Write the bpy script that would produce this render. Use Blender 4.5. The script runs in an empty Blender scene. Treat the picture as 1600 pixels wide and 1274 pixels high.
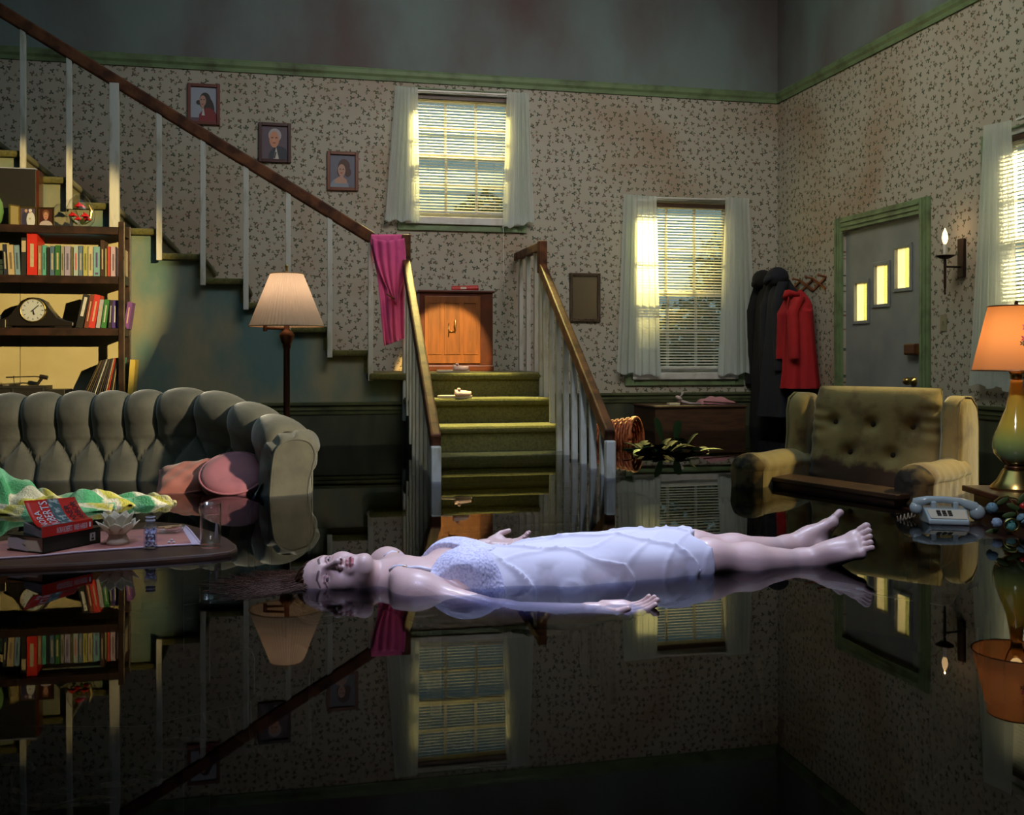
import bpy, bmesh, math, random
import numpy as np
from math import sin, cos, pi, sqrt, atan2, radians as R
from mathutils import Vector, Matrix, Quaternion
random.seed(4); np.random.seed(4)
SC = bpy.context.scene
COL = SC.collection

# ------------------------------------------------------------ camera
TH = R(12.6); F = 1610.0; H = 0.63; CX = 800.0; HY = 560.0
cam = bpy.data.cameras.new('camera'); camo = bpy.data.objects.new('camera', cam); COL.objects.link(camo)
cam.sensor_width = 36; cam.lens = 36 * F / 1600; cam.shift_y = (HY - 637.0) / 1600
camo.location = (0, 0, H); camo.rotation_euler = (R(90), 0, -TH)
cam.clip_start = .05; cam.clip_end = 200
SC.camera = camo

# ------------------------------------------------------------ world, lights, exposure
w = bpy.data.worlds.new('World'); SC.world = w; w.use_nodes = True
bg = w.node_tree.nodes['Background']; bg.inputs[0].default_value = (.26, .42, .42, 1); bg.inputs[1].default_value = .62
SC.view_settings.view_transform = 'Standard'; SC.view_settings.look = 'None'
SC.view_settings.exposure = 0; SC.view_settings.gamma = 1; SC.view_settings.use_curve_mapping = False
SC.cycles.use_denoising = True
SC.cycles.max_bounces = 10; SC.cycles.diffuse_bounces = 3; SC.cycles.glossy_bounces = 4
SC.cycles.transparent_max_bounces = 32; SC.cycles.transmission_bounces = 6
SC.cycles.sample_clamp_indirect = 3; SC.cycles.caustics_reflective = False; SC.cycles.caustics_refractive = False

def c2r(Xc, Yc, z=0.0):
    return Vector((Xc * cos(TH) + Yc * sin(TH), -Xc * sin(TH) + Yc * cos(TH), z))
def ray(px, py):
    cx = (px - CX) / F
    return Vector((cx * cos(TH) + sin(TH), -cx * sin(TH) + cos(TH), (HY - py) / F))
O = Vector((0, 0, H))
def P(px, py, Yc): return O + ray(px, py) * Yc
def Wz(px, py, z): r = ray(px, py); return O + r * ((z - H) / r.z)
def onY(px, py, y): r = ray(px, py); return O + r * (y / r.y)
def onX(px, py, x): r = ray(px, py); return O + r * (x / r.x)

def light(kind, name, loc, target, energy, color, size=.3, size_y=None, angle=None, blend=.2, spread=None):
    l = bpy.data.lights.new(name, kind); l.energy = energy; l.color = color
    if kind == 'AREA':
        l.size = size
        if size_y: l.shape = 'RECTANGLE'; l.size_y = size_y
        if spread: l.spread = R(spread)
    else:
        l.shadow_soft_size = size
    if kind == 'SPOT':
        l.spot_size = R(angle); l.spot_blend = blend
    o = bpy.data.objects.new(name, l); COL.objects.link(o); o.location = loc
    if target is not None:
        o.rotation_euler = (Vector(target) - Vector(loc)).to_track_quat('-Z', 'Y').to_euler()
    return o
YB = 8.98; XR = 4.586; YS = 7.56; FL = -.6; CEIL = 4.9
WARM = (1, .72, .28)
# unseen fill lights added under the ceiling, and the cold lamp over the woman
light('AREA', 'room_fill', (1.0, 4.6, 4.8), (1.0, 4.9, 0), 76, (.48, .78, .88), 5, 5)
light('AREA', 'wall_wash', (2.0, 4.5, 4.6), (1.6, 8.98, 1.9), 40, (1, .86, .76), 2.5, 1.2, spread=100)
light('AREA', 'right_wall_wash', (1.6, 5.2, 4.6), (4.5, 6.6, 2.0), 18, (1, .86, .6), 1.6, 1.2, spread=90)
light('AREA', 'cold_key', tuple(c2r(-.1, 1.5, 3.2)), tuple(c2r(.18, 3.0, 0)), 8, (.60, .62, 1.0), 1.5, .6, spread=44)
light('AREA', 'cold_top', tuple(c2r(.3, 4.2, 3.9)), tuple(c2r(.22, 3.0, 0)), 10, (.66, .72, 1.0), 1.5, .5, spread=40)
light('SPOT', 'post_key', tuple(c2r(.1, 2.2, 4.2)), tuple(c2r(.05, 5.5, .2)), 520, (.72, .80, 1.0), .15, angle=24, blend=.6)
light('SPOT', 'bookcase_beam', (2.7, .6, 2.35), tuple(onY(25, 440, 7.3)), 3600, WARM, .03, angle=14.5, blend=.3)  # unseen warm spot inside the room, added to light the bookcase
light('SPOT', 'landing_beam', (1.3, .9, 4.6), tuple(onY(698, 558, 8.49)), 8500, (1, .62, .18), .03, angle=5.2, blend=.15)
light('SPOT', 'steps_beam', (1.55, 7.9, 4.7), (1.44, 7.08, .3), 4200, (1, .84, .28), .05, angle=11.5, blend=.25)
light('SPOT', 'chair_beam', (4.3, 4.3, 1.9), tuple(P(1478, 690, 5.0)), 170, (1, .82, .34), .1, angle=42, blend=.5)
light('SPOT', 'sofa_beam', (3.9, 1.6, 2.7), tuple(P(330, 705, 5.0)), 1250, (1, .88, .62), .12, angle=17, blend=.5)  # added spot standing indoors out of view, brightens the sofa
light('SPOT', 'blanket_beam', (3.9, 1.6, 2.7), tuple(P(110, 770, 4.4)), 900, (1, .92, .62), .06, angle=6.5, blend=.4)
light('SPOT', 'table_key', tuple(c2r(-.7, 1.5, 3.1)), tuple(Wz(165, 850, 0)), 120, (.92, .90, 1.0), .12, angle=26, blend=.6)
light('SPOT', 'lamp_key', tuple(c2r(.7, 2.0, 2.3)), tuple(c2r(1.95, 4.1, .2)), 95, (.95, .93, 1.0), .06, angle=24, blend=.6)
# low sun on the glass from outside
light('AREA', 'outdoor_window_1', (1.8, 10.6, 4.1), tuple(onY(715, 178, YB)), 78, (1, .78, .24), 1.0, .4, spread=30)
light('AREA', 'outdoor_window_2', (4.2, 10.7, 3.1), tuple(onY(1045, 375, YB)), 48, (1, .78, .24), .8, .4, spread=24)
light('AREA', 'outdoor_window_3', (6.6, 5.3, 3.4), (XR, 5.45, 1.6), 170, (1, .84, .42), 1.0, .6, spread=70)
light('AREA', 'outdoor_door', (6.3, 7.2, 2.0), (XR, 7.25, 1.3), 520, (1, .84, .52), .8, .6, spread=80)

# ------------------------------------------------------------ mesh helpers
class MB:
    def __init__(s): s.v = []; s.f = []; s.m = []; s.c = None
    def add(s, vs, fs, mi=0):
        b = len(s.v); s.v += [tuple(v) for v in vs]
        for f in fs: s.f.append(tuple(b + i for i in f)); s.m.append(mi)
        return s
    def box(s, c, d, rot=None, mi=0, taper=1.0):
        vs = []
        for z in (-.5, .5):
            k = taper if z > 0 else 1
            for x, y in ((-.5, -.5), (.5, -.5), (.5, .5), (-.5, .5)):
                p = Vector((x * d[0] * k, y * d[1] * k, z * d[2]))
                if rot is not None: p = rot @ p
                vs.append(p + Vector(c))
        return s.add(vs, [(3, 2, 1, 0), (4, 5, 6, 7), (0, 1, 5, 4), (1, 2, 6, 5), (2, 3, 7, 6), (3, 0, 4, 7)], mi)
    def bb(s, lo, hi, mi=0):
        return s.box([(a + b) / 2 for a, b in zip(lo, hi)], [b - a for a, b in zip(lo, hi)], None, mi)
    def beam(s, a, b, wd, ht, up=(0, 0, 1), mi=0, taper=1):
        a = Vector(a); b = Vector(b); z = (b - a); L = z.length; z.normalize()
        x = z.cross(Vector(up))
        if x.length < 1e-4: x = z.cross(Vector((0, 1, 0)))
        x.normalize(); y = x.cross(z)
        rot = Matrix((x, y, z)).transposed()
        return s.box((a + b) / 2, (wd, ht, L), rot, mi, taper)
    def tube(s, pts, r, n=8, mi=0, cap=True, sy=1.0):
        pts = [Vector(p) for p in pts]; N = len(pts)
        rr = r if isinstance(r, (list, tuple)) else [r] * N
        vs = []; pu = None
        for i, p in enumerate(pts):
            t = (pts[min(i + 1, N - 1)] - pts[max(i - 1, 0)])
            if t.length < 1e-9: t = Vector((0, 0, 1))
            t.normalize()
            if pu is None:
                pu = t.orthogonal().normalized()
            else:
                pu = (pu - t * pu.dot(t));
                if pu.length < 1e-6: pu = t.orthogonal()
                pu.normalize()
            q = t.cross(pu)
            for k in range(n):
                a = 2 * pi * k / n
                vs.append(p + (pu * cos(a) + q * sin(a) * sy) * rr[i])
        fs = [(i * n + k, i * n + (k + 1) % n, (i + 1) * n + (k + 1) % n, (i + 1) * n + k) for i in range(N - 1) for k in range(n)]
        if cap: fs += [tuple(range(n - 1, -1, -1)), tuple((N - 1) * n + k for k in range(n))]
        return s.add(vs, fs, mi)
    def lathe(s, prof, c=(0, 0, 0), n=24, mi=0, axis=None, flute=None, cap=False):
        vs = []
        q = Vector((0, 0, 1)).rotation_difference(Vector(axis)) if axis is not None else None
        for r, z in prof:
            for k in range(n):
                a = 2 * pi * k / n; rr = r * (1 + (flute[1] * cos(flute[0] * a) if flute else 0))
                p = Vector((rr * cos(a), rr * sin(a), z))
                if q: p = q @ p
                vs.append(p + Vector(c))
        N = len(prof)
        fs = [(i * n + k, i * n + (k + 1) % n, (i + 1) * n + (k + 1) % n, (i + 1) * n + k) for i in range(N - 1) for k in range(n)]
        if cap: fs += [tuple(range(n - 1, -1, -1)), tuple((N - 1) * n + k for k in range(n))]
        return s.add(vs, fs, mi)
    def ell(s, c, r, nu=14, nv=9, rot=None, mi=0, e=1.0):
        vs = []
        pw = lambda x: math.copysign(abs(x) ** e, x)
        for j in range(1, nv):
            ph = -pi / 2 + pi * j / nv
            for i in range(nu):
                a = 2 * pi * i / nu
                p = Vector((r[0] * pw(cos(ph)) * pw(cos(a)), r[1] * pw(cos(ph)) * pw(sin(a)), r[2] * sin(ph)))
                if rot is not None: p = rot @ p
                vs.append(p + Vector(c))
        lo = Vector((0, 0, -r[2])); hi = Vector((0, 0, r[2]))
        if rot is not None: lo = rot @ lo; hi = rot @ hi
        b = len(vs); vs += [lo + Vector(c), hi + Vector(c)]
        fs = [(j * nu + i, j * nu + (i + 1) % nu, (j + 1) * nu + (i + 1) % nu, (j + 1) * nu + i) for j in range(nv - 2) for i in range(nu)]
        fs += [(b, (i + 1) % nu, i) for i in range(nu)] + [(b + 1, (nv - 2) * nu + i, (nv - 2) * nu + (i + 1) % nu) for i in range(nu)]
        return s.add(vs, fs, mi)
    def prism(s, poly, z0, z1, mi=0):
        n = len(poly); vs = [(p[0], p[1], z0) for p in poly] + [(p[0], p[1], z1) for p in poly]
        return s.add(vs, [tuple(range(n - 1, -1, -1)), tuple(range(n, 2 * n))] + [(i, (i + 1) % n, n + (i + 1) % n, n + i) for i in range(n)], mi)
    def poly3(s, pts, mi=0): return s.add(pts, [tuple(range(len(pts)))], mi)
    def extr(s, pts, d, mi=0):
        n = len(pts); pts = [Vector(p) for p in pts]; d = Vector(d)
        return s.add(pts + [p + d for p in pts], [tuple(range(n - 1, -1, -1)), tuple(range(n, 2 * n))] + [(i, (i + 1) % n, n + (i + 1) % n, n + i) for i in range(n)], mi)
    def grid(s, fn, nu, nv, mi=0, col=None, cu=False):
        vs = [fn(i / nu, j / nv) for j in range(nv + 1) for i in range(nu + 1)]
        w_ = nu + 1
        s.add(vs, [(j * w_ + i, j * w_ + i + 1, (j + 1) * w_ + i + 1, (j + 1) * w_ + i) for j in range(nv) for i in range(nu)], mi)
        if col:
            if s.c is None: s.c = []
            s.c += [col(i / nu, j / nv) for j in range(nv + 1) for i in range(nu + 1)]
        return s
    def shift(s, d):
        s.v = [(v[0] + d[0], v[1] + d[1], v[2] + d[2]) for v in s.v]; return s
    def xf(s, M): s.v = [tuple(M @ Vector(v)) for v in s.v]; return s

def obj(name, mb, mats, parent=None, smooth=False, bevel=0, solid=0, sub=0, fixn=True):
    me = bpy.data.meshes.new(name)
    me.from_pydata(mb.v, [], mb.f)
    if not isinstance(mats, (list, tuple)): mats = [mats]
    for m in mats: me.materials.append(m)
    if len(mats) > 1: me.polygons.foreach_set('material_index', mb.m)
    if mb.c is not None and len(mb.c) == len(mb.v):
        at = me.color_attributes.new('Col', 'FLOAT_COLOR', 'POINT')
        at.data.foreach_set('color', np.array([list(c)[:3] + [1.0] for c in mb.c], dtype=np.float32).ravel())
    me.update()
    if fixn:
        bm = bmesh.new(); bm.from_mesh(me); bmesh.ops.recalc_face_normals(bm, faces=bm.faces); bm.to_mesh(me); bm.free()
    if smooth:
        me.polygons.foreach_set('use_smooth', [True] * len(me.polygons))
    o = bpy.data.objects.new(name, me); COL.objects.link(o)
    if parent: o.parent = parent
    if solid: md = o.modifiers.new('solid', 'SOLIDIFY'); md.thickness = solid; md.offset = 0
    if bevel:
        md = o.modifiers.new('bevel', 'BEVEL'); md.width = bevel; md.segments = 2; md.limit_method = 'ANGLE'; md.harden_normals = False
    if sub: md = o.modifiers.new('sub', 'SUBSURF'); md.levels = sub; md.render_levels = sub
    return o
def tag(o, label, cat, group=None, kind=None):
    o['label'] = label; o['category'] = cat
    if group: o['group'] = group
    if kind: o['kind'] = kind
    return o
def thing(name, label, cat, loc=(0, 0, 0), rz=0, group=None, rot=None):
    o = bpy.data.objects.new(name, None); o.empty_display_size = .1; COL.objects.link(o)
    o.location = loc; o.rotation_euler = rot if rot else (0, 0, rz)
    return tag(o, label, cat, group)
def struct(o): o['kind'] = 'structure'; return o
def copy_tree(o, parent=None):
    c = o.copy(); COL.objects.link(c); c.parent = parent
    for ch in list(o.children): copy_tree(ch, c)
    return c

# ------------------------------------------------------------ materials
def mat(name, col, rough=.6, metal=0, spec=.5, var=None, bump=None, vc=False, trans=0, coat=0, sheen=0, sss=0, alpha=None, emis=None, stretch=(1, 1, 1)):
    m = bpy.data.materials.new(name); m.use_nodes = True
    nt = m.node_tree; N = nt.nodes; L = nt.links; b = N['Principled BSDF']
    b.inputs['Base Color'].default_value = (*col, 1); b.inputs['Roughness'].default_value = rough
    b.inputs['Metallic'].default_value = metal; b.inputs['Specular IOR Level'].default_value = spec
    if coat: b.inputs['Coat Weight'].default_value = coat
    if sheen: b.inputs['Sheen Weight'].default_value = sheen; b.inputs['Sheen Roughness'].default_value = .4
    if sss: b.inputs['Subsurface Weight'].default_value = sss; b.inputs['Subsurface Radius'].default_value = (.02, .008, .004); b.inputs['Subsurface Scale'].default_value = .5
    if emis: b.inputs['Emission Color'].default_value = (*emis[0], 1); b.inputs['Emission Strength'].default_value = emis[1]
    if alpha is not None: b.inputs['Alpha'].default_value = alpha
    tc = N.new('ShaderNodeTexCoord'); mp = N.new('ShaderNodeMapping'); mp.inputs['Scale'].default_value = stretch
    L.new(tc.outputs['Object'], mp.inputs[0])
    src = None
    if vc:
        a = N.new('ShaderNodeVertexColor'); a.layer_name = 'Col'; src = a.outputs[0]
    if var:   # (scale, colour2, lo, hi)
        n = N.new('ShaderNodeTexNoise'); n.inputs['Scale'].default_value = var[0]; n.inputs['Detail'].default_value = 6; L.new(mp.outputs[0], n.inputs[0])
        r = N.new('ShaderNodeMapRange'); r.inputs[1].default_value = var[2] if len(var) > 2 else .35; r.inputs[2].default_value = var[3] if len(var) > 3 else .65
        L.new(n.outputs[0], r.inputs[0])
        mx = N.new('ShaderNodeMix'); mx.data_type = 'RGBA'; L.new(r.outputs[0], mx.inputs[0])
        if src: L.new(src, mx.inputs[6])
        else: mx.inputs[6].default_value = (*col, 1)
        mx.inputs[7].default_value = (*var[1], 1); src = mx.outputs[2]
    if src: L.new(src, b.inputs['Base Color'])
    if bump:  # (scale, strength)
        n = N.new('ShaderNodeTexNoise'); n.inputs['Scale'].default_value = bump[0]; n.inputs['Detail'].default_value = 4; L.new(mp.outputs[0], n.inputs[0])
        bp = N.new('ShaderNodeBump'); bp.inputs['Strength'].default_value = bump[1]; bp.inputs['Distance'].default_value = .01
        L.new(n.outputs[0], bp.inputs['Height']); L.new(bp.outputs[0], b.inputs['Normal'])
    if trans:
        out = N['Material Output']; t = N.new('ShaderNodeBsdfTranslucent'); ms = N.new('ShaderNodeMixShader'); ms.inputs[0].default_value = trans
        if src: L.new(src, t.inputs[0])
        else: t.inputs[0].default_value = (*col, 1)
        L.new(b.outputs[0], ms.inputs[1]); L.new(t.outputs[0], ms.inputs[2]); L.new(ms.outputs[0], out.inputs[0])
    return m
def sheer(name, col, see=.35, tl=.6):
    m = bpy.data.materials.new(name); m.use_nodes = True; nt = m.node_tree; N = nt.nodes; L = nt.links; N.remove(N['Principled BSDF'])
    out = N['Material Output']; d = N.new('ShaderNodeBsdfDiffuse'); t = N.new('ShaderNodeBsdfTranslucent'); tr = N.new('ShaderNodeBsdfTransparent')
    d.inputs[0].default_value = (*col, 1); t.inputs[0].default_value = (*col, 1)
    a = N.new('ShaderNodeMixShader'); a.inputs[0].default_value = tl; b = N.new('ShaderNodeMixShader'); b.inputs[0].default_value = see
    L.new(d.outputs[0], a.inputs[1]); L.new(t.outputs[0], a.inputs[2]); L.new(a.outputs[0], b.inputs[1]); L.new(tr.outputs[0], b.inputs[2]); L.new(b.outputs[0], out.inputs[0])
    return m
def glass(name, tint=(1, 1, 1), rough=.03, ior=1.45, boost=1.0):
    # thin clear glass: see-through with a Fresnel reflection, so that light still passes
    m = bpy.data.materials.new(name); m.use_nodes = True; nt = m.node_tree; N = nt.nodes; L = nt.links; N.remove(N['Principled BSDF'])
    out = N['Material Output']; g = N.new('ShaderNodeBsdfGlossy'); g.inputs['Roughness'].default_value = rough
    t = N.new('ShaderNodeBsdfTransparent'); t.inputs[0].default_value = (*tint, 1); f = N.new('ShaderNodeFresnel'); f.inputs[0].default_value = ior
    two_sided_ior(nt, f, ior)
    x = N.new('ShaderNodeMixShader')
    if boost != 1:
        mm = N.new('ShaderNodeMath'); mm.operation = 'MULTIPLY'; mm.inputs[1].default_value = boost; mm.use_clamp = True
        L.new(f.outputs[0], mm.inputs[0]); L.new(mm.outputs[0], x.inputs[0])
    else: L.new(f.outputs[0], x.inputs[0])
    L.new(t.outputs[0], x.inputs[1]); L.new(g.outputs[0], x.inputs[2]); L.new(x.outputs[0], out.inputs[0])
    return m

def two_sided_ior(nt, fr, ior):
    N = nt.nodes; ge = N.new('ShaderNodeNewGeometry'); mr = N.new('ShaderNodeMapRange'); mr.inputs[3].default_value = ior; mr.inputs[4].default_value = 1 / ior
    nt.links.new(ge.outputs['Backfacing'], mr.inputs[0]); nt.links.new(mr.outputs[0], fr.inputs[0])

def wallpaper(name, ax):
    m = bpy.data.materials.new(name); m.use_nodes = True; nt = m.node_tree; N = nt.nodes; L = nt.links; b = N['Principled BSDF']
    b.inputs['Roughness'].default_value = .8; b.inputs['Specular IOR Level'].default_value = .2
    tc = N.new('ShaderNodeTexCoord'); sp = N.new('ShaderNodeSeparateXYZ'); cb = N.new('ShaderNodeCombineXYZ')
    L.new(tc.outputs['Object'], sp.inputs[0]); L.new(sp.outputs[ax], cb.inputs[0]); L.new(sp.outputs[2], cb.inputs[1])
    def M(op, a, b_=None, c=None):
        n = N.new('ShaderNodeMath'); n.operation = op
        for i, v in enumerate((a, b_, c)):
            if v is None: continue
            if isinstance(v, (int, float)): n.inputs[i].default_value = v
            else: L.new(v, n.inputs[i])
        return n.outputs[0]
    def motif(scale, rnd, rad, seed, prob):
        vm = N.new('ShaderNodeVectorMath'); vm.inputs[1].default_value = (seed, seed * .7, 0); L.new(cb.outputs[0], vm.inputs[0])
        v = N.new('ShaderNodeTexVoronoi'); v.voronoi_dimensions = '2D'; v.inputs['Scale'].default_value = scale; v.inputs['Randomness'].default_value = rnd
        L.new(vm.outputs[0], v.inputs['Vector'])
        s = N.new('ShaderNodeVectorMath'); s.operation = 'SUBTRACT'; L.new(vm.outputs[0], s.inputs[0]); L.new(v.outputs['Position'], s.inputs[1])
        ss = N.new('ShaderNodeSeparateXYZ'); L.new(s.outputs[0], ss.inputs[0])
        sc = N.new('ShaderNodeSeparateColor'); L.new(v.outputs['Color'], sc.inputs[0])
        ang = M('ADD', M('ARCTAN2', ss.outputs[1], ss.outputs[0]), M('MULTIPLY', sc.outputs[0], 6.28))
        r = M('SQRT', M('ADD', M('MULTIPLY', ss.outputs[0], ss.outputs[0]), M('MULTIPLY', ss.outputs[1], ss.outputs[1])))
        lobe = M('POWER', M('ABSOLUTE', M('COSINE', M('MULTIPLY', ang, 1.5))), 1.3)
        edge = M('MULTIPLY', M('ADD', M('MULTIPLY', lobe, .85), .15), rad)
        mk = M('MULTIPLY_ADD', M('SUBTRACT', edge, r), 350, .5)
        mk = M('MULTIPLY', M('MINIMUM', M('MAXIMUM', mk, 0), 1), M('LESS_THAN', sc.outputs[1], prob))
        return mk, sc
    m1, s1 = motif(13.0, .66, .0195, 0, 1.1)
    m2, s2 = motif(17, .9, .009, 3.3, .45)
    m3, s3 = motif(15, .95, .0135, 7.1, .8)
    n = N.new('ShaderNodeTexNoise'); n.inputs['Scale'].default_value = 1.3; n.inputs['Detail'].default_value = 5; L.new(tc.outputs['Object'], n.inputs[0])
    cr = N.new('ShaderNodeMix'); cr.data_type = 'RGBA'; cr.inputs[6].default_value = (.40, .38, .32, 1); cr.inputs[7].default_value = (.33, .24, .17, 1)
    mr = N.new('ShaderNodeMapRange'); mr.inputs[1].default_value = .45; mr.inputs[2].default_value = .75; L.new(n.outputs[0], mr.inputs[0]); L.new(mr.outputs[0], cr.inputs[0])
    c1 = N.new('ShaderNodeMix'); c1.data_type = 'RGBA'; L.new(m1, c1.inputs[0]); c3 = N.new('ShaderNodeMix'); c3.data_type = 'RGBA'; L.new(m3, c3.inputs[0]); L.new(cr.outputs[2], c3.inputs[6]); c3.inputs[7].default_value = (.15, .16, .11, 1); L.new(c3.outputs[2], c1.inputs[6])
    gr = N.new('ShaderNodeMix'); gr.data_type = 'RGBA'; gr.inputs[6].default_value = (.06, .085, .06, 1); gr.inputs[7].default_value = (.14, .12, .07, 1); L.new(s1.outputs[2], gr.inputs[0]); L.new(gr.outputs[2], c1.inputs[7])
    c2 = N.new('ShaderNodeMix'); c2.data_type = 'RGBA'; L.new(m2, c2.inputs[0]); L.new(c1.outputs[2], c2.inputs[6]); c2.inputs[7].default_value = (.20, .07, .05, 1)
    L.new(c2.outputs[2], b.inputs['Base Color'])
    return m

M_wp = {'x': wallpaper('wallpaper_back', 0), 'y': wallpaper('wallpaper_side', 1)}
M_plaster = mat('plaster_blue', (.16, .215, .215), .85, var=(1.1, (.11, .085, .085), .40, .66), bump=(30, .2), stretch=(1, 1, .55))
M_stair = mat('stained_plaster', (.24, .22, .14), .8, var=(2.6, (.09, .165, .16), .40, .60), bump=(20, .2), stretch=(1, 1, .6))
M_wains = mat('wainscot_green', (.075, .085, .045), .55, var=(4, (.025, .03, .022), .35, .62), bump=(30, .1), stretch=(1.2, 1, .25))
M_green = mat('green_trim', (.16, .24, .12), .45, var=(7, (.07, .09, .045), .45, .75))
M_white = mat('aged_white_paint', (.50, .50, .46), .5, var=(18, (.30, .28, .20), .5, .75), bump=(60, .15), stretch=(1, 1, .3))
M_whitew = mat('window_white', (.62, .62, .60), .4, var=(9, (.42, .40, .36), .5, .8))
M_wood = mat('handrail_wood', (.13, .047, .018), .6, spec=.2, var=(9, (.045, .015, .007), .4, .62), bump=(40, .2), stretch=(1, 1, 1))
M_dark = mat('dark_wood', (.035, .014, .010), .4, var=(14, (.012, .005, .004), .4, .65))
M_carpet = mat('green_carpet', (.155, .142, .034), .95, var=(60, (.07, .072, .015), .3, .7), bump=(260, 1.0), sheen=.2)
M_brown = mat('brown_wood', (.07, .030, .014), .45, var=(6, (.035, .016, .01), .4, .65), stretch=(1, 1, 6))
M_cherry = mat('cherry_wood', (.085, .018, .009), .32, var=(7, (.045, .010, .006), .4, .65), coat=.3)
M_orangewood = mat('oak_door', (.20, .065, .013), .4, var=(9, (.12, .038, .008), .4, .65), stretch=(3, 3, .4))
M_brass = mat('brass', (.55, .38, .12), .28, 1)
M_bronze = mat('bronze', (.16, .07, .035), .35, .8)
M_black = mat('black', (.006, .006, .007), .5)
M_black_s = mat('black_satin', (.012, .010, .010), .3)
M_chrome = mat('steel', (.5, .5, .5), .25, 1)
M_pane = glass('window_glass')
M_pink = mat('pink_cloth', (.78, .10, .30), .7, var=(5, (.55, .05, .24), .45, .7), sheen=.3, bump=(14, .25))
M_cush = mat('coral_velvet', (.62, .21, .17), .75, var=(7, (.42, .12, .12), .5, .75), sheen=.5, bump=(9, .2))
M_sofa = mat('sofa_velvet', (.17, .155, .115), .8, var=(12, (.12, .11, .085), .35, .7), sheen=1.0, bump=(18, .25))
M_chair = mat('gold_velvet', (.38, .27, .095), .8, var=(6, (.17, .09, .03), .50, .66), sheen=.7, bump=(16, .35))
M_chairwet = mat('gold_velvet_wet', (.05, .028, .012), .85, var=(9, (.10, .07, .03), .5, .7), bump=(16, .3))
M_coral = mat('runner_cloth', (.48, .20, .16), .7, var=(9, (.30, .12, .13), .45, .7), bump=(25, .3))
M_hem = mat('lace_hem', (.55, .45, .55), .7)
M_paper = mat('paper', (.62, .55, .42), .8)
M_paperg = mat('grey_pages', (.33, .34, .36), .8, var=(90, (.22, .23, .25)), stretch=(.2, .2, 3))
M_blankv = mat('blanket_yarn', (1, 1, 1), .9, vc=True, bump=(120, .6), sheen=.3)
M_vc = mat('painted', (1, 1, 1), .6, vc=True)
M_sheer = sheer('sheer_curtain', (.78, .84, .82), .30, .5)
M_slat = mat('blind_slat', (.85, .84, .72), .45, trans=.6)
# ------------------------------------------------------------ room shell
def wall_cells(mb, axis, pos, thick, u0, u1, z0, z1, holes, zones):
    us = sorted({u0, u1, *[h[0] for h in holes], *[h[1] for h in holes]})
    zs = sorted({z0, z1, *[h[2] for h in holes], *[h[3] for h in holes], *zones})
    for a, b in zip(us, us[1:]):
        for c, d in zip(zs, zs[1:]):
            if any(h[0] <= a + 1e-6 and b <= h[1] + 1e-6 and h[2] <= c + 1e-6 and d <= h[3] + 1e-6 for h in holes): continue
            mi = sum(1 for z in zones if c >= z - 1e-6)
            if axis == 'y': mb.bb((a, pos, c), (b, pos + thick, d), mi)
            else: mb.bb((pos, a, c), (pos + thick, b, d), mi)
    return mb
RAIL = .27; PIC = 3.09
w1a, w1b = onY(636, 345, YB), onY(808, 146, YB); W1 = (w1a.x, w1b.x, onY(722, 347, YB).z, onY(722, 143, YB).z)
w2a, w2b = onY(990, 590, YB), onY(1148, 312, YB); W2 = (w2a.x, w2b.x, onY(1075, 588, YB).z, onY(1075, 311, YB).z)
W3 = (4.75, 5.96, .62, 2.10)
DR = (onX(1440, 600, XR).y, onX(1318, 600, XR).y, FL, 1.69)
struct(obj('wall_back', wall_cells(MB(), 'y', YB, .15, -3.5, XR + .15, FL, CEIL, [W1, W2], [RAIL, PIC]), [M_wains, M_wp['x'], M_plaster]))
struct(obj('wall_right', wall_cells(MB(), 'x', XR, .15, -1.5, YB, FL, CEIL, [W3, DR], [RAIL, PIC]), [M_wains, M_wp['y'], M_plaster]))
struct(obj('wall_left', MB().bb((-3.65, -1.5, FL), (-3.5, YB + .15, CEIL)), M_plaster))
struct(obj('wall_front', MB().bb((-3.65, -1.65, FL), (XR + .15, -1.5, CEIL)), M_plaster))
struct(obj('floor', MB().bb((-3.65, -1.65, FL - .1), (XR + .15, YB + .15, FL)), mat('submerged_boards', (.03, .022, .014), .6)))
struct(obj('ceiling', MB().bb((-3.65, -1.65, CEIL), (XR + .15, YB + .15, CEIL + .1)), M_plaster))
def profile_rail(name, a, b, n, pts, m):
    a = Vector(a); b = Vector(b); n = Vector(n)
    return struct(obj(name, MB().extr([a + n * p[0] + Vector((0, 0, p[1])) for p in pts], b - a), m))
PR = [(0, -.05), (.014, -.05), (.02, -.02), (.035, 0), (.04, .03), (.028, .05), (0, .05)]
profile_rail('trim_1', (-3.5, YB, PIC), (XR, YB, PIC), (0, -1, 0), PR, M_green)
profile_rail('trim_2', (XR, -1.5, PIC), (XR, YB, PIC), (-1, 0, 0), PR, M_green)
CR = [(0, -.045), (.012, -.045), (.016, -.02), (.022, -.015), (.022, .01), (.036, .022), (.038, .04), (0, .045)]
M_rail = mat('chair_rail_paint', (.085, .10, .045), .4, var=(8, (.04, .05, .03), .45, .7))
profile_rail('trim_3', (1.97, YB, RAIL), (XR, YB, RAIL), (0, -1, 0), CR, M_rail)
profile_rail('trim_4', (XR, -1.5, RAIL), (XR, DR[0] - .11, RAIL), (-1, 0, 0), CR, M_rail)
profile_rail('trim_5', (XR, DR[1] + .11, RAIL), (XR, YB, RAIL), (-1, 0, 0), CR, M_rail)
profile_rail('trim_6', (-3.5, YS, RAIL), (.86, YS, RAIL), (0, -1, 0), CR, M_rail)
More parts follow.
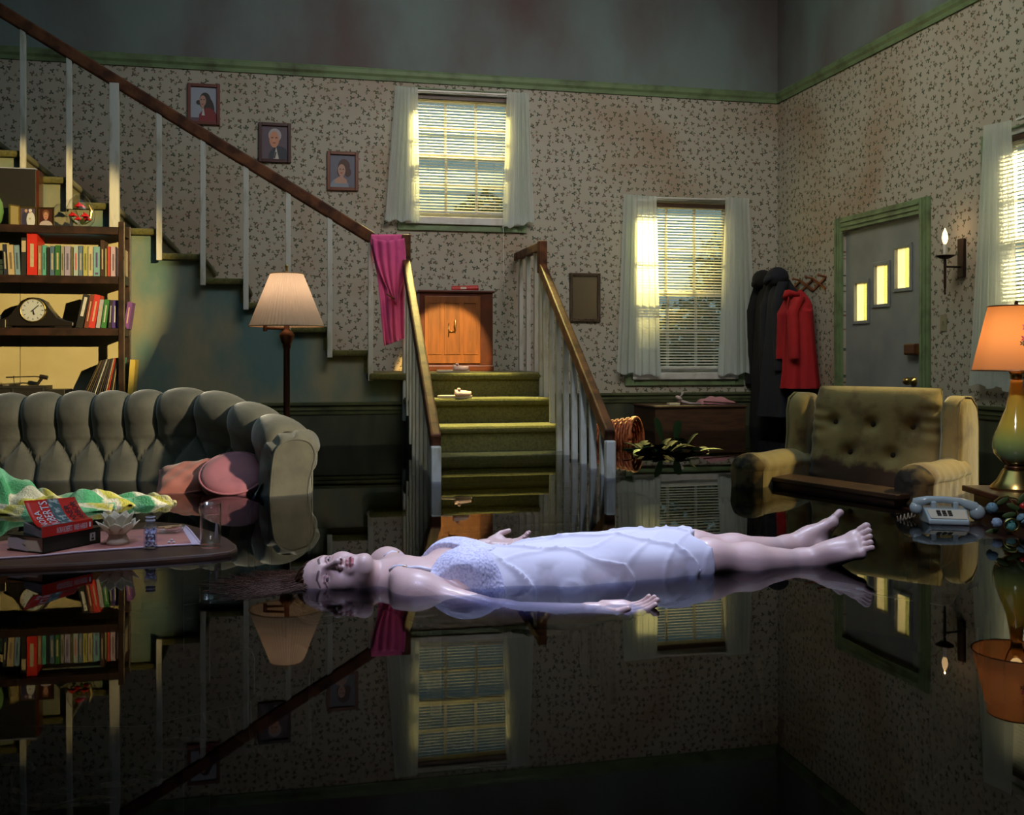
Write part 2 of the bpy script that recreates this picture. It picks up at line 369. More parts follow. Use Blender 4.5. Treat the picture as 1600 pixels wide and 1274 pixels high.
for i, (a, b) in enumerate((((XR, YB), (1.97, YB)), ((XR, DR[0] - .12), (XR, -1.5)))):
    n = (0, -1, 0) if i == 0 else (-1, 0, 0)
    profile_rail('baseboard_' + ('back', 'right')[i], (*a, FL), (*b, FL), n, [(0, 0), (.02, 0), (.02, .13), (.012, .15), (0, .15)], M_rail)

# ------------------------------------------------------------ water
M_water = bpy.data.materials.new('black_flood_water'); M_water.use_nodes = True
nt = M_water.node_tree; N = nt.nodes; L = nt.links; N.remove(N['Principled BSDF']); out = N['Material Output']
g = N.new('ShaderNodeBsdfGlossy'); g.inputs['Roughness'].default_value = .012
t = N.new('ShaderNodeBsdfTransparent'); t.inputs[0].default_value = (.80, .84, .90, 1)
fr = N.new('ShaderNodeFresnel'); two_sided_ior(nt, fr, 1.20)
tc = N.new('ShaderNodeTexCoord'); nz = N.new('ShaderNodeTexNoise'); nz.inputs['Scale'].default_value = 1.2; nz.inputs['Detail'].default_value = 1
L.new(tc.outputs['Object'], nz.inputs[0]); bp = N.new('ShaderNodeBump'); bp.inputs['Strength'].default_value = .10; bp.inputs['Distance'].default_value = .01
L.new(nz.outputs[0], bp.inputs['Height']); L.new(bp.outputs[0], g.inputs['Normal'])
x = N.new('ShaderNodeMixShader'); L.new(fr.outputs[0], x.inputs[0]); L.new(t.outputs[0], x.inputs[1]); L.new(g.outputs[0], x.inputs[2]); L.new(x.outputs[0], out.inputs[0])
va = N.new('ShaderNodeVolumeAbsorption'); va.inputs['Color'].default_value = (.12, .18, .46, 1); va.inputs['Density'].default_value = 20; L.new(va.outputs[0], out.inputs['Volume'])
wt = obj('water', MB().bb((-3.499, -1.499, FL + .001), (XR - .001, YB - .001, 0)), M_water)
tag(wt, 'still black floodwater covering the floor of the living room', 'water', kind='stuff')

# ------------------------------------------------------------ windows (frame, sashes, panes), sheers and blinds
def window(name, axis, pos, W, zm):
    # local u along the wall, d = depth outward from the inner face
    def pt(u, d, z): return (u, pos + d, z) if axis == 'y' else (pos + d, u, z)
    def bx(mb, u0, u1, d0, d1, z0, z1):
        a = pt(u0, d0, z0); b = pt(u1, d1, z1); return mb.bb([min(p, q) for p, q in zip(a, b)], [max(p, q) for p, q in zip(a, b)])
    u0, u1, z0, z1 = W
    fr = MB(); k = .035
    bx(fr, u0, u0 + k, .0, .15, z0, z1); bx(fr, u1 - k, u1, .0, .15, z0, z1); bx(fr, u0 + k, u1 - k, .0, .15, z1 - k, z1); bx(fr, u0 + k, u1 - k, 0, .15, z0, z0 + k)
    root = struct(obj(name, fr, M_whitew, bevel=.003))
    cs = MB(); t_ = .085
    bx(cs, u0 - t_, u0, -.022, 0, z0 - t_, z1 + .012); bx(cs, u1, u1 + t_, -.022, 0, z0 - t_, z1 + .012)
    bx(cs, u0, u1, -.022, 0, z1, z1 + .012); bx(cs, u0, u1, -.022, 0, z0 - t_, z0)
    obj('casing', cs, M_green, root, bevel=.004)
    bx(s_ := MB(), u0 - .02, u1 + .02, -.045, -.001, z0 - .03, z0 + .035); obj('sill', s_, M_whitew, root, bevel=.006)
    for d, a, b, nm in ((.10, zm, z1 - k, 'upper_sash'), (.06, z0 + k, zm + .04, 'lower_sash')):
        m = MB(); q = .045
        bx(m, u0 + k, u0 + k + q, d, d + .03, a, b); bx(m, u1 - k - q, u1 - k, d, d + .03, a, b)
        bx(m, u0 + k + q, u1 - k - q, d, d + .03, a, a + q); bx(m, u0 + k + q, u1 - k - q, d, d + .03, b - q, b)
        s = obj(nm, m, M_whitew, root, bevel=.003)
        ua, ub = u0 + k + q, u1 - k - q; mm = MB()
        for i in (1, 2): c = ua + (ub - ua) * i / 3; bx(mm, c - .011, c + .011, d + .005, d + .025, a + q, b - q)
        c = (a + b) / 2; bx(mm, ua, ub, d + .006, d + .024, c - .011, c + .011)
        obj('muntin', mm, M_whitew, s)
        obj('pane', bx(MB(), ua, ub, d + .013, d + .016, a + q, b - q), M_pane, s)
    return root
window('window_1', 'y', YB, W1, onY(722, 246, YB).z)
window('window_2', 'y', YB, W2, onY(1060, 462, YB).z)
window('window_3', 'x', XR, W3, 1.38)

def blinds(label, axis, pos, u0, u1, z0, z1):
    c = ((u0 + u1) / 2, pos + .02, z0) if axis == 'y' else (pos + .02, (u0 + u1) / 2, z0)
    root = thing('venetian_blind', label, 'blind', c, 0 if axis == 'y' else pi / 2)
    wd = u1 - u0
    obj('head_rail', MB().box((0, 0, z1 - z0 - .02), (wd, .035, .035)), M_brown, root)
    me = None; n = int((z1 - z0 - .05) / .0262)
    for i in range(n):
        z = .012 + i * .0262
        if me is None:
            sl = obj('slat', MB().grid(lambda a, b: Vector(((a - .5) * wd, (b - .5) * .021, (b - .5) * .013 + .002 * (1 - (2 * b - 1) ** 2))), 1, 4), M_slat, root, fixn=False); me = sl.data
        else:
            sl = bpy.data.objects.new('slat', me); COL.objects.link(sl); sl.parent = root
        sl.location = (0, 0, z)
    obj('bottom_rail', MB().box((0, 0, 0), (wd, .024, .014)), M_whitew, root)
    for s in (-.32, .32):
        obj('cord', MB().tube([(s * wd, -.013, 0), (s * wd, -.013, z1 - z0 - .03)], .0018, 5), M_whitew, root)
    return root
bA = blinds('white venetian blind lowered in the high window beside the stairs', 'y', YB, W1[0] + .037, W1[1] - .037, W1[2] + .085, W1[3] - .04)
obj('pull_cord', MB().tube([tuple(onY(786, 210, YB - .09) - bA.location), tuple(onY(786, 345, YB - .09) - bA.location), tuple(onY(788, 462, YB - .06) - bA.location)], .0022, 5), M_whitew, bA)
blinds('white venetian blind in the tall window, stopping just above its sill', 'y', YB, W2[0] + .037, W2[1] - .037, onY(1075, 575, YB).z, W2[3] - .04)
blinds('white venetian blind at the right edge, behind the orange table lamp', 'x', XR, W3[0] + .037, W3[1] - .037, W3[2] + .06, W3[3] - .04)

def sheer_panel(root, name, fold, T0, T1, B0, B1, nrm, seed=0, gather=7):
    T0, T1, B0, B1 = map(Vector, (T0, T1, B0, B1)); nrm = Vector(nrm)
    rng = random.Random(seed); ph = [rng.random() * 6.28 for _ in range(4)]
    loc = Vector(root.location)
    def fn(u, v):
        p = T0.lerp(T1, u).lerp(B0.lerp(B1, u), v ** 1.05)
        a = fold * (.35 + .65 * min(1, v * 3))
        wv = sin(u * gather * 6.28 + ph[0] + .5 * sin(v * 3 + ph[3])) * .6 + sin(u * gather * 13 + ph[1] + v) * .25 + sin(u * 9 + ph[2] + v * 2) * .4
        return p + nrm * (a * wv + .045) + Vector((0, 0, .012 * sin(u * 17 + ph[1]) * v)) - loc
    o = obj(name, MB().grid(fn, 90, 24), M_sheer, root, smooth=True, fixn=False)
    hm = obj('hem', MB().grid(lambda u, v: fn(u, .955 + v * .045) + nrm * .002, 90, 2), M_sheer, o, smooth=True, fixn=False)
    return o
def curtain(label, axis, pos, panels, rod):
    pl = (lambda px, py, d: onY(px, py, pos - d)) if axis == 'y' else (lambda px, py, d: onX(px, py, pos - d))
    nrm = (0, -1, 0) if axis == 'y' else (-1, 0, 0)
    a = pl(*rod[0], .045); b = pl(*rod[1], .045)
    root = thing('sheer_curtains', label, 'curtain', a.lerp(b, .5))
    l = root.location
    obj('curtain_rod', MB().beam(a - l, b - l, .03, .014), M_whitew, root)
    for i, (t0, t1, b0, b1) in enumerate(panels):
        sheer_panel(root, 'curtain_panel', .013, pl(*t0, .03), pl(*t1, .03), pl(*b0, .04), pl(*b1, .04), nrm, seed=i + int(rod[0][0]), gather=6)
    return root
curtain('sheer white curtains on the high window beside the stairs', 'y', YB,
        [((617, 136), (652, 139), (601, 345), (655, 348)), ((790, 145), (824, 148), (783, 358), (833, 348))], ((640, 141), (805, 149)))
curtain('sheer white curtains on the tall window above the low chest', 'y', YB,
        [((972, 305), (1023, 308), (961, 583), (1030, 587)), ((1130, 309), (1167, 311), (1118, 586), (1180, 583))], ((1015, 309), (1140, 312)))
curtain('pale sheer curtain lit yellow behind the orange table lamp', 'x', XR,
        [((1546, 197), (1591, 188), (1524, 600), (1604, 613)), ((1700, 160), (1740, 150), (1690, 630), (1745, 640))], ((1590, 187), (1715, 140)))

# ------------------------------------------------------------ outside the windows
struct(obj('ground', MB().bb((-12, YB + .15, -1.0), (14, 22, -.9)).bb((XR + .15, -8, -1.0), (16, YB + .14, -.9)), mat('grass_ground', (.03, .06, .02), .9, var=(3, (.05, .07, .02)))))
M_leaf = mat('shrub_leaf', (.045, .10, .03), .6, var=(5, (.10, .13, .03)), trans=.3)
def shrub(label, c, r, n, seed):
    rg = random.Random(seed); m = MB(); c = Vector(c)
    for i in range(n):
        d = Vector((rg.gauss(0, 1), rg.gauss(0, 1), rg.gauss(0, 1))).normalized() * (rg.random() ** .35)
        p = Vector((d.x * r[0], d.y * r[1], d.z * r[2])); q = Quaternion(Vector((rg.random() - .5, rg.random() - .5, rg.random() - .5)).normalized(), rg.random() * 6)
        s = .05 + rg.random() * .05; L_ = [Vector((0, 0, 0)), Vector((s * .5, s * .3, s * .1)), Vector((s * 1.3, 0, 0)), Vector((s * .5, -s * .3, s * .1))]
        m.add([p + q @ v for v in L_], [(0, 1, 2, 3)])
    root = thing('shrub', label, 'shrub', (c.x, c.y, -.9))
    f = obj('foliage', m.shift((0, 0, c.z + .9)), M_leaf, root, fixn=False); f['kind'] = 'stuff'
    t = MB()
    for k in range(5): a = k * 1.3; t.tube([(0, 0, 0), (cos(a) * r[0] * .2, sin(a) * r[1] * .2, (c.z + .9) * .5), (cos(a) * r[0] * .5, sin(a) * r[1] * .5, c.z + .9)], [.03, .02, .008], 6)
    obj('stem', t, M_brown, root)
shrub('leafy green shrub outside, glimpsed below the blind of the tall window', (onY(1060, 580, 10.3).x, 10.3, .5), (.55, .4, .75), 1800, 3)
shrub('dark garden shrub behind the right half of the tall window', (onY(1120, 560, 10.6).x, 10.6, .9), (.4, .4, 1.1), 1800, 5)
shrub('garden tree crown faintly seen through the high window', (onY(770, 300, 11).x, 11.2, 1.9), (.5, .5, .6), 1500, 7)
shrub('garden shrub outside the front door lights', (6.2, 7.9, .6), (.5, .5, .9), 1000, 8)

# ------------------------------------------------------------ front door
door = struct(obj('door_1', wall_cells(MB(), 'x', XR + .02, .04, DR[0] + .005, DR[1] - .005, FL + .01, DR[3] - .006,
    (LT := [(onX(b, 460, XR).y, onX(a, 460, XR).y, onX((a + b) / 2, d, XR).z, onX((a + b) / 2, c, XR).z) for a, b, c, d in ((1333, 1353, 442, 501), (1364, 1385, 414, 475), (1396, 1419, 387, 450))]), []),
    mat('door_paint', (.21, .235, .25), .45, var=(3, (.15, .17, .19), .4, .7))))
M_ddim = mat('door_light_dim_tint', (.20, .21, .12), .3, trans=.8, var=(30, (.30, .30, .16)))  # dim part of the light behind the panes, put into the tint
M_dstrip = mat('door_light_bright_tint', (.95, .88, .66), .3, trans=.8)  # bright strip of light behind the panes, painted as a paler tint
for (y0, y1, z0, z1) in LT:
    k = .028; f = MB()
    for a, b, c, d in ((y0 - k, y0, z0 - k, z1 + k), (y1, y1 + k, z0 - k, z1 + k), (y0, y1, z1, z1 + k), (y0, y1, z0 - k, z0)):
        f.bb((XR + .006, a, c), (XR + .02, b, d))
    lf = obj('door_light_frame', f, door.data.materials[0], door, bevel=.004)
    obj('pane', MB().bb((XR + .030, y0, z0), (XR + .034, y1, z1)), M_pane, lf)
    yc = y1 - (y1 - y0) * .52
    obj('dim_strip', MB().bb((XR + .037, y0, z0), (XR + .040, yc, z1)), M_ddim, lf)
    obj('lit_strip', MB().bb((XR + .037, yc, z0), (XR + .040, y1, z1)), M_dstrip, lf)
cs = MB(); t_ = .115
for a, b, c, d in ((DR[0] - t_, DR[0], FL, DR[3] + t_), (DR[1], DR[1] + t_, FL, DR[3] + t_), (DR[0], DR[1], DR[3], DR[3] + t_)):
    cs.bb((XR - .024, a, c), (XR, b, d))
    hv = (b - a) < (d - c)
    if hv: cs.bb((XR - .034, a + .03, c), (XR - .024, a + .045, d)); cs.bb((XR - .034, b - .045, c), (XR - .024, b - .03, d))
    else: cs.bb((XR - .034, a, c + .03), (XR - .024, b, c + .045)); cs.bb((XR - .034, a, d - .045), (XR - .024, b, d - .03))
obj('door_casing', cs, M_green, door, bevel=.004)
p = onX(1429, 546, XR); obj('deadbolt', MB().box((XR - .01, p.y + .02, p.z), (.05, .15, .085)), M_bronze, door, bevel=.012)
p = onX(1428, 596, XR); kb = obj('door_knob', MB().lathe([(0, -.075), (.022, -.072), (.03, -.055), (.028, -.035), (.013, -.025), (.013, -.012), (.032, -.008), (.034, .02)], (XR + .005, p.y + .02, p.z), 20, axis=(1, 0, 0)), M_brass, door, smooth=True)

# ------------------------------------------------------------ staircase
XS0 = .614; RUN = .2905; RISE = .168; ZL = .522; XE = 1.95; XW = .88
st = thing('staircase', 'green carpeted staircase with a landing rising to the left', 'staircase', (.9, 7.4, FL))
def sp(name, mb, m, **k): return obj(name, mb.shift((-.9, -7.4, -FL)), m, st, **k)
def cbox(lo, hi): return MB().bb(lo, hi)
sp('landing', cbox((XS0, 7.45, ZL - .05), (XE, YB, ZL)), M_carpet, bevel=.018)
sp('landing_front', cbox((XW, 7.47, ZL - .17), (XE - .01, 7.50, ZL - .05)), M_carpet)
for k in range(10):
    xr = XS0 - RUN * k; z = ZL + RISE * (k + 1)
    sp('tread', cbox((xr - RUN - .005, YS - .05, z - .045), (xr + .02, YB, z)), M_carpet, bevel=.016)
    sp('riser', cbox((xr - .03, YS - .01, z - RISE), (xr - .003, YB, z - .045)), M_carpet)
for k, y in enumerate((7.15, 6.85, 6.55, 6.25, 5.96)):
    z = ZL - .175 * (k + 1); xl = XW - .02; e = 0.0
    sp('tread', cbox((xl, y, z - .05), (XE + .02 * 0, y + .34, z)), M_carpet, bevel=.018)
    sp('riser', cbox((xl + .005, y + .022, z - .175), (XE - .012, y + .05, z - .05)), M_carpet)
# closed underside / stringers
poly = [(-3.49, RAIL)] + [(XW, RAIL)] + [(XW, ZL - .05), (XS0, ZL - .05)]
for k in range(10):
    xr = XS0 - RUN * k; z = ZL + RISE * (k + 1) - .045
    if xr < -3.49: break
    poly += [(xr - .01, z - RISE if k else ZL - .05), (xr - .01, z), (xr - RUN - .01, z)]
poly = [p for i, p in enumerate(poly)]; poly.append((-3.49, poly[-1][1]))
m = MB()
top = sorted({round(a, 4) for a, _ in poly})
def ztop(x):
    if x > XS0 - .01: return ZL - .05
    k = int((XS0 - .01 - x) / RUN); return min(ZL + RISE * (k + 1) - .045, 4.8)
for a, b in zip(top, top[1:]):
    m.bb((a, YS, RAIL), (b, YS + .05, ztop((a + b) / 2)))
struct(obj('wall_stair', m, M_stair))
struct(obj('trim_7', MB().bb((-3.49, YS - .005, FL), (XW, YS + .04, RAIL)), M_wains))
struct(obj('wall_step', MB().bb((XW - .015, 6.0, FL), (XW + .02, YS - .006, -.02)).bb((XW, 7.2, -.02), (XW + .03, YS - .006, ZL - .18)), M_wains))

def banister(name, label, rails, bal, newels, loc):
    root = thing(name, label, 'banister', loc); l = Vector(loc)
    for a, b, w_, h_ in rails: obj('handrail', MB().beam(Vector(a) - l, Vector(b) - l, w_, h_), M_wood, root, bevel=.012)
    for a, b, w_ in bal: obj('baluster', MB().beam(Vector(a) - l, Vector(b) - l, w_, w_), M_white, root, bevel=.003)
    for a, b, w_, mm in newels: obj('newel_post', MB().beam(Vector(a) - l, Vector(b) - l, w_, w_), mm, root, bevel=.008)
    return root
yr = YS - .075
A = Vector(onY(-60, -21, yr)); B = Vector(onY(582, 373, yr))
def zr(x, A=A, B=B): return A.z + (B.z - A.z) * (x - A.x) / (B.x - A.x)
bal = []
for k in range(-0, 10):
    x = XS0 - RUN * k
    zb = (ZL + RISE * k) - .055
    wd = .036
    if k == 6: wd = .062; 
    bal.append(((x + .012, yr + .0, zb), (x + .012, yr, zr(x) - .03), wd))
C1 = Vector(onY(633, 378, yr))
banister('upper_banister', 'brown wooden handrail with thin white balusters climbing up to the left', [(A, B, .05, .085), (B + Vector((-.02, 0, -.0)), C1, .05, .06)], bal, [], (XS0, yr, ZL))
# lower left
T = Vector((XW, 7.47, 0)); T.z = onY(633, 405, 7.47).z; Bo = Wz(681, 752, 0.0); Bo.z = .17
bal = []
for i in range(1, 8):
    t_ = i / 8; p = T.lerp(Bo, t_); p.z -= .03; q = Vector((p.x + .0, p.y, -.56)); zt = ZL - .175 * (1 + int(max(0, 7.45 - p.y) / .3)) - .12
    q.z = max(-.56, zt) if p.y > 6.6 else -.56
    bal.append((q, p, .036))
banister('lower_left_banister', 'left banister of the bottom steps, running down into the water', [(T + Vector((0, 0, -.03)), Bo + Vector((0, 0, .03)), .055, .085)], bal,
         [(Vector((XW, 7.49, ZL - .35)), Vector((XW, 7.49, T.z)), .045, M_white), (Vector((XW, 7.47, T.z - .05)), Vector((XW, 7.47, C1.z + .05)), .065, M_wood),
          (Vector((Bo.x, Bo.y, -.58)), Vector((Bo.x, Bo.y, Bo.z + .01)), .052, M_white)], (XW, 6.4, FL))
# lower right
T = onY(847, 412, 7.45); Bo = Wz(953, 746, 0); Bo.z = .185; TT = onY(847, 385, 7.45); BK = onY(807, 402, 8.9)
bal = []
for i in range(0, 8):
    t_ = (i + .4) / 8; p = T.lerp(Bo, t_); p.z -= .03; zt = ZL - .175 * (1 + int(max(0, 7.45 - p.y) / .3)) - .12
    bal.append((Vector((p.x + .01, p.y, zt if p.y > 6.6 else -.56)), p, .036))
for t_ in (.2, .5, .8):
    p = TT.lerp(BK, t_); bal.append((Vector((p.x, p.y, ZL)), Vector((p.x, p.y, p.z - .02)), .036))
banister('lower_right_banister', 'right banister of the bottom steps, beside the mirror, ending in the water', [(T + Vector((0, 0, -.03)), Bo + Vector((0, 0, .03)), .055, .085), (TT, BK, .05, .075)], bal,
         [(T - Vector((0, 0, .07)), TT + Vector((0, 0, .04)), .065, M_wood), (Vector((T.x, 7.47, ZL - .3)), Vector((T.x, 7.47, T.z)), .04, M_white), (Vector((Bo.x, Bo.y, -.58)), Vector((Bo.x, Bo.y, Bo.z + .01)), .052, M_white)], (1.9, 6.4, FL))

# slippers
M_slip = mat('slipper_pink', (.62, .40, .42), .8, bump=(60, .4))
def slipper(label, loc, rz):
    r = thing('slipper', label, 'slipper', loc, rz, 'pale pink slippers left on the steps')
    out_ = [(cos(a) * .125, sin(a) * .042 * (1 + .18 * cos(a)), 0) for a in [2 * pi * i / 24 for i in range(24)]]
    obj('sole', MB().prism(out_, 0, .022), mat('slipper_sole', (.55, .45, .40), .8), r, bevel=.006)
    m = MB().grid(lambda u, v: Vector((.0 + v * .115, (.047 - .018 * v * v) * cos(pi * u) * (1 if v < .8 else 1 - (v - .8) * 3), .018 + (.04 - .012 * v) * sin(pi * u) ** .7)), 12, 6)
    obj('upper', m, M_slip, r, smooth=True, solid=.006)
    b = MB()
    for s in (-1, 1): b.ell((.03, s * .018, .062), (.012, .02, .011), 8, 6)
    b.ell((.03, 0, .064), (.008, .008, .009), 8, 6); obj('bow', b, M_slip, r, smooth=True)
slipper('pale pink slipper on the landing in front of the cabinet', onY(708, 584, 7.58) * 1 + Vector((0, 0, 0)), -.1)
slipper('pale pink slipper one step below the landing', Wz(726, 626, ZL - .175), -.08)
for o in bpy.data.objects:
    if o.name.startswith('slipper') and o.type == 'EMPTY':
        if 'landing in' in o['label']: o.location.z = ZL
        else: o.location.z = ZL - .175; o.location.y = max(o.location.y, 7.21)

# cabinet on the landing
cb = thing('cabinet', 'small dark cabinet with an orange-lit door standing on the landing', 'cabinet', (1.425, 8.72, ZL)); w_ = .62; h_ = .655
obj('body', MB().bb((-w_ / 2, -.22, .05), (w_ / 2, .22, h_)), M_cherry, cb, bevel=.004)
obj('top', MB().bb((-w_ / 2 - .015, -.24, h_), (w_ / 2 + .015, .235, h_ + .022)), M_cherry, cb, bevel=.006)
obj('plinth', MB().bb((-w_ / 2 - .008, -.23, 0), (w_ / 2 + .008, .225, .05)), M_cherry, cb, bevel=.008)
dr = obj('door', MB().bb((-w_ / 2 + .04, -.238, .065), (w_ / 2 - .11, -.22, h_ - .03)), M_orangewood, cb, bevel=.003)
for a, b in ((-w_ / 2 + .07, -.13), (-.105, .03), (.055, w_ / 2 - .135)):
    f = MB(); z0, z1 = .14, h_ - .075; k = .012
    f.bb((a, -.246, z0), (a + k, -.238, z1)).bb((b - k, -.246, z0), (b, -.238, z1)).bb((a + k, -.246, z1 - k), (b - k, -.238, z1)).bb((a + k, -.246, z0), (b - k, -.238, z0 + k))
    obj('panel_moulding', f, M_orangewood, dr)
hd = obj('handle', MB().lathe([(.0, 0), (.008, .005), (.006, .03), (.011, .05), (.006, .07), (.008, .095), (0, .1)], (-.018, -.262, .33), 10).tube([(-.018, -.238, .36), (-.018, -.262, .36)], .004, 6).tube([(-.07, -.25, .33), (-.018, -.25, .33)], .004, 6).tube([(-.07, -.25, .29), (-.07, -.25, .40)], .004, 6), M_brass, dr, smooth=True)
z = ZL + h_ + .022
rr = thing('red_roll', 'red cylindrical roll with a pale tag lying on the landing cabinet', 'roll', (1.52, 8.66, z + .024), -.1)
obj('tube', MB().tube([(-.11, 0, -.003), (.12, 0, .006)], .025, 16), mat('red_plastic', (.45, .02, .02), .4), rr, smooth=False, bevel=.004)
obj('tag', MB().box((-.01, -.0255, .004), (.05, .002, .018)), M_paper, rr)
tag(obj('paper_slip', MB().box((1.36, 8.62, z + .003), (.12, .09, .006)), M_paper, bevel=.001), 'small white paper slip on the landing cabinet left of the red roll', 'paper')

# framed portraits, painted flat shapes behind glass
def frame_pic(name, label, cat, px0, py0, px1, py1, fm, group, shapes, tilt=0, fw=.028):
    c = onY((px0 + px1) / 2, (py0 + py1) / 2, YB - .012)
    w_ = onY(px1, (py0 + py1) / 2, YB).x - onY(px0, (py0 + py1) / 2, YB).x; h_ = onY(px0, py0, YB).z - onY(px0, py1, YB).z
    r = thing(name, label, cat, c, 0, group, rot=(0, tilt, 0))
    f = MB(); a, b = w_ / 2, h_ / 2
    f.bb((-a, -.014, -b), (-a + fw, .011, b)).bb((a - fw, -.014, -b), (a, .011, b)).bb((-a + fw, -.014, b - fw), (a - fw, .011, b)).bb((-a + fw, -.014, -b), (a - fw, .011, -b + fw))
    obj('frame', f, fm, r, bevel=.004)
    iw, ih = a - fw, b - fw; m = MB(); cols = []
    for k, (kind, cx, cy, rx, ry, col, *rot) in enumerate(shapes):
        y = .004 - k * .0006
        if kind == 'r': pts = [(-1, -1), (1, -1), (1, 1), (-1, 1)]
        elif kind == 'e': pts = [(cos(t), sin(t)) for t in [2 * pi * i / 20 for i in range(20)]]
        elif kind == 's': pts = [(-1, -1), (1, -1), (.95, .1), (.6, .7), (.15, 1), (-.15, 1), (-.6, .7), (-.95, .1)]
        elif kind == 't': pts = [(-1, -1), (1, -1), (0, 1)]
        a_ = rot[0] if rot else 0
        vs = []
        for p in pts:
            X_ = cx + (p[0] * rx * cos(a_) - p[1] * ry * sin(a_)); Z_ = cy + (p[0] * rx * sin(a_) + p[1] * ry * cos(a_))
            vs.append((max(-1, min(1, X_)) * iw, y, max(-1, min(1, Z_)) * ih))
        m.poly3(vs, k); cols.append(mat('print_ink', col, .5))
    obj('portrait_print', m, cols, r, fixn=False)
    return r
skin = (.42, .24, .18); M_fr1 = mat('red_frame', (.14, .03, .018), .4); M_fr2 = mat('dark_frame', (.05, .012, .012), .4); M_fr3 = mat('brown_frame', (.15, .045, .02), .4)
frame_pic('portrait', 'framed portrait of a long-haired woman in a red jacket, highest on the stair wall', 'portrait', 293, 131, 344, 195, M_fr1, 'framed portraits up the stairs',
    [('r', 0, 0, 1, 1, (.30, .34, .42)), ('r', 0, -.9, 1, .12, (.12, .07, .10)), ('e', .1, .2, .45, .5, (.03, .018, .015)), ('e', .5, -.15, .3, .55, (.03, .018, .015), .3), ('e', -.4, .1, .2, .14, (.03, .018, .015)), ('s', .35, -.65, .75, .45, (.20, .02, .02)), ('t', -.05, -.35, .12, .3, (.5, .5, .5)), ('e', -.08, .2, .25, .32, skin), ('e', -.1, -.12, .12, .14, skin), ('e', -.2, .27, .05, .03, (.03, .01, .01)), ('e', .02, .27, .05, .03, (.03, .01, .01)), ('e', -.1, .0, .09, .03, (.3, .05, .05))])
frame_pic('portrait', 'framed portrait of a white-haired man in a suit, middle of the three', 'portrait', 404, 192, 455, 254, M_fr2, 'framed portraits up the stairs',
    [('r', 0, 0, 1, 1, (.10, .07, .10)), ('e', .0, .45, .5, .42, (.40, .36, .38)), ('s', .35, -.7, .85, .5, (.025, .03, .05)), ('t', .1, -.65, .22, .4, (.5, .5, .42)), ('r', .02, -.75, .05, .2, (.03, .02, .04), -.3), ('e', -.05, .2, .38, .5, (.55, .25, .15)), ('e', -.2, .3, .1, .04, (.15, .05, .04)), ('e', .12, .3, .1, .04, (.15, .05, .04)), ('e', -.05, -.02, .13, .04, (.35, .08, .05)), ('e', -.08, .15, .07, .12, (.62, .3, .2))])
frame_pic('portrait', 'framed portrait of a woman with short curled brown hair, lowest by the window', 'portrait', 511, 237, 560, 298, M_fr3, 'framed portraits up the stairs',
    [('r', 0, 0, 1, 1, (.11, .12, .17)), ('s', -.25, -.8, .75, .4, (.20, .24, .30)), ('s', -.15, -.55, .5, .2, skin), ('e', .1, .3, .48, .45, (.06, .02, .015)), ('e', .4, -.05, .28, .3, (.06, .02, .015)), ('e', -.3, -.05, .15, .25, (.06, .02, .015)), ('e', -.08, .05, .3, .38, skin), ('e', -.08, -.4, .15, .25, skin), ('e', -.2, .12, .06, .035, (.04, .01, .01)), ('e', .05, .12, .06, .035, (.04, .01, .01)), ('e', -.1, -.12, .1, .035, (.35, .05, .05))])
mr = frame_pic('wall_mirror', 'small rectangular mirror in a dark carved frame right of the stairs', 'mirror', 890, 427, 938, 503, mat('carved_frame', (.06, .035, .015), .5, bump=(90, 1)), None, [('r', 0, 0, 1, 1, (.1, .1, .1))])
for ch in mr.children:
    if ch.name.startswith('portrait_print'):
        ch.name = 'mirror_glass'; ch.data.materials.clear(); ch.data.materials.append(mat('mirror_silver', (.48, .38, .28), .28, 1))

# garment on the rail
def garment():
    P0 = onY(579, 370, yr - .045); loc = Vector((P0.x + .12, yr, 1.0))
    rows = [(374, 579, 631), (367, 580, 632), (378, 579, 631), (400, 583, 631), (430, 589, 631), (470, 594, 631), (500, 596, 631), (530, 599, 631), (541, 600, 631)]
    r = thing('pink_garment', 'bright pink garment draped over the end of the stair handrail', 'garment', loc)
    def fn(u, v):
        t_ = v * (len(rows) - 1); i = min(int(t_), len(rows) - 2); f = t_ - i
        py = rows[i][0] * (1 - f) + rows[i + 1][0] * f; a = rows[i][1] * (1 - f) + rows[i + 1][1] * f; b = rows[i][2] * (1 - f) + rows[i + 1][2] * f
        d = (-.03 + .06 * v * 8) if v < .125 else .032
        p = onY(a + (b - a) * u, py + (1 - u) * 0 + (-12 * u * max(0, v - .8) * 5), yr - d)
        p.y -= .022 * max(0, v - .1) * (sin(u * 19 + 2 * v) + .6 * sin(u * 31 - 5 * v)) + .03 * max(0, v - .1) * sin(pi * u)
        return p - loc
    o = obj('drape', MB().grid(fn, 40, 40), M_pink, r, smooth=True, solid=.006)
    def fn2(u, v):
        py = 372 + v * (100 if u < .5 else 100); hw = 24 * (1 - v ** 2.2) + 1.5
        a = 606 + 13 * v; p = onY(a + (u - .5) * 2 * hw, py + 4 * sin(pi * u), yr - .05 - .03 * sin(pi * u) * (1 - v) - .012)
        p.y -= .010 * sin(u * 25 + v * 4)
        return p - loc
    obj('folded_sleeve', MB().grid(fn2, 30, 24), M_pink, r, smooth=True, solid=.005)
    obj('wood_tag', MB().tube([onY(603, 459, yr - .09) - loc, onY(617, 468, yr - .09) - loc], .005, 6), M_orangewood, r)
garment()
CAMZ = -TH
def cthing(name, label, cat, Xc, Yc, z=0, rz=0, group=None):
    return thing(name, label, cat, c2r(Xc, Yc, z), CAMZ + rz, group)
def px2c(px, Yc): return (px - 800) * Yc / F
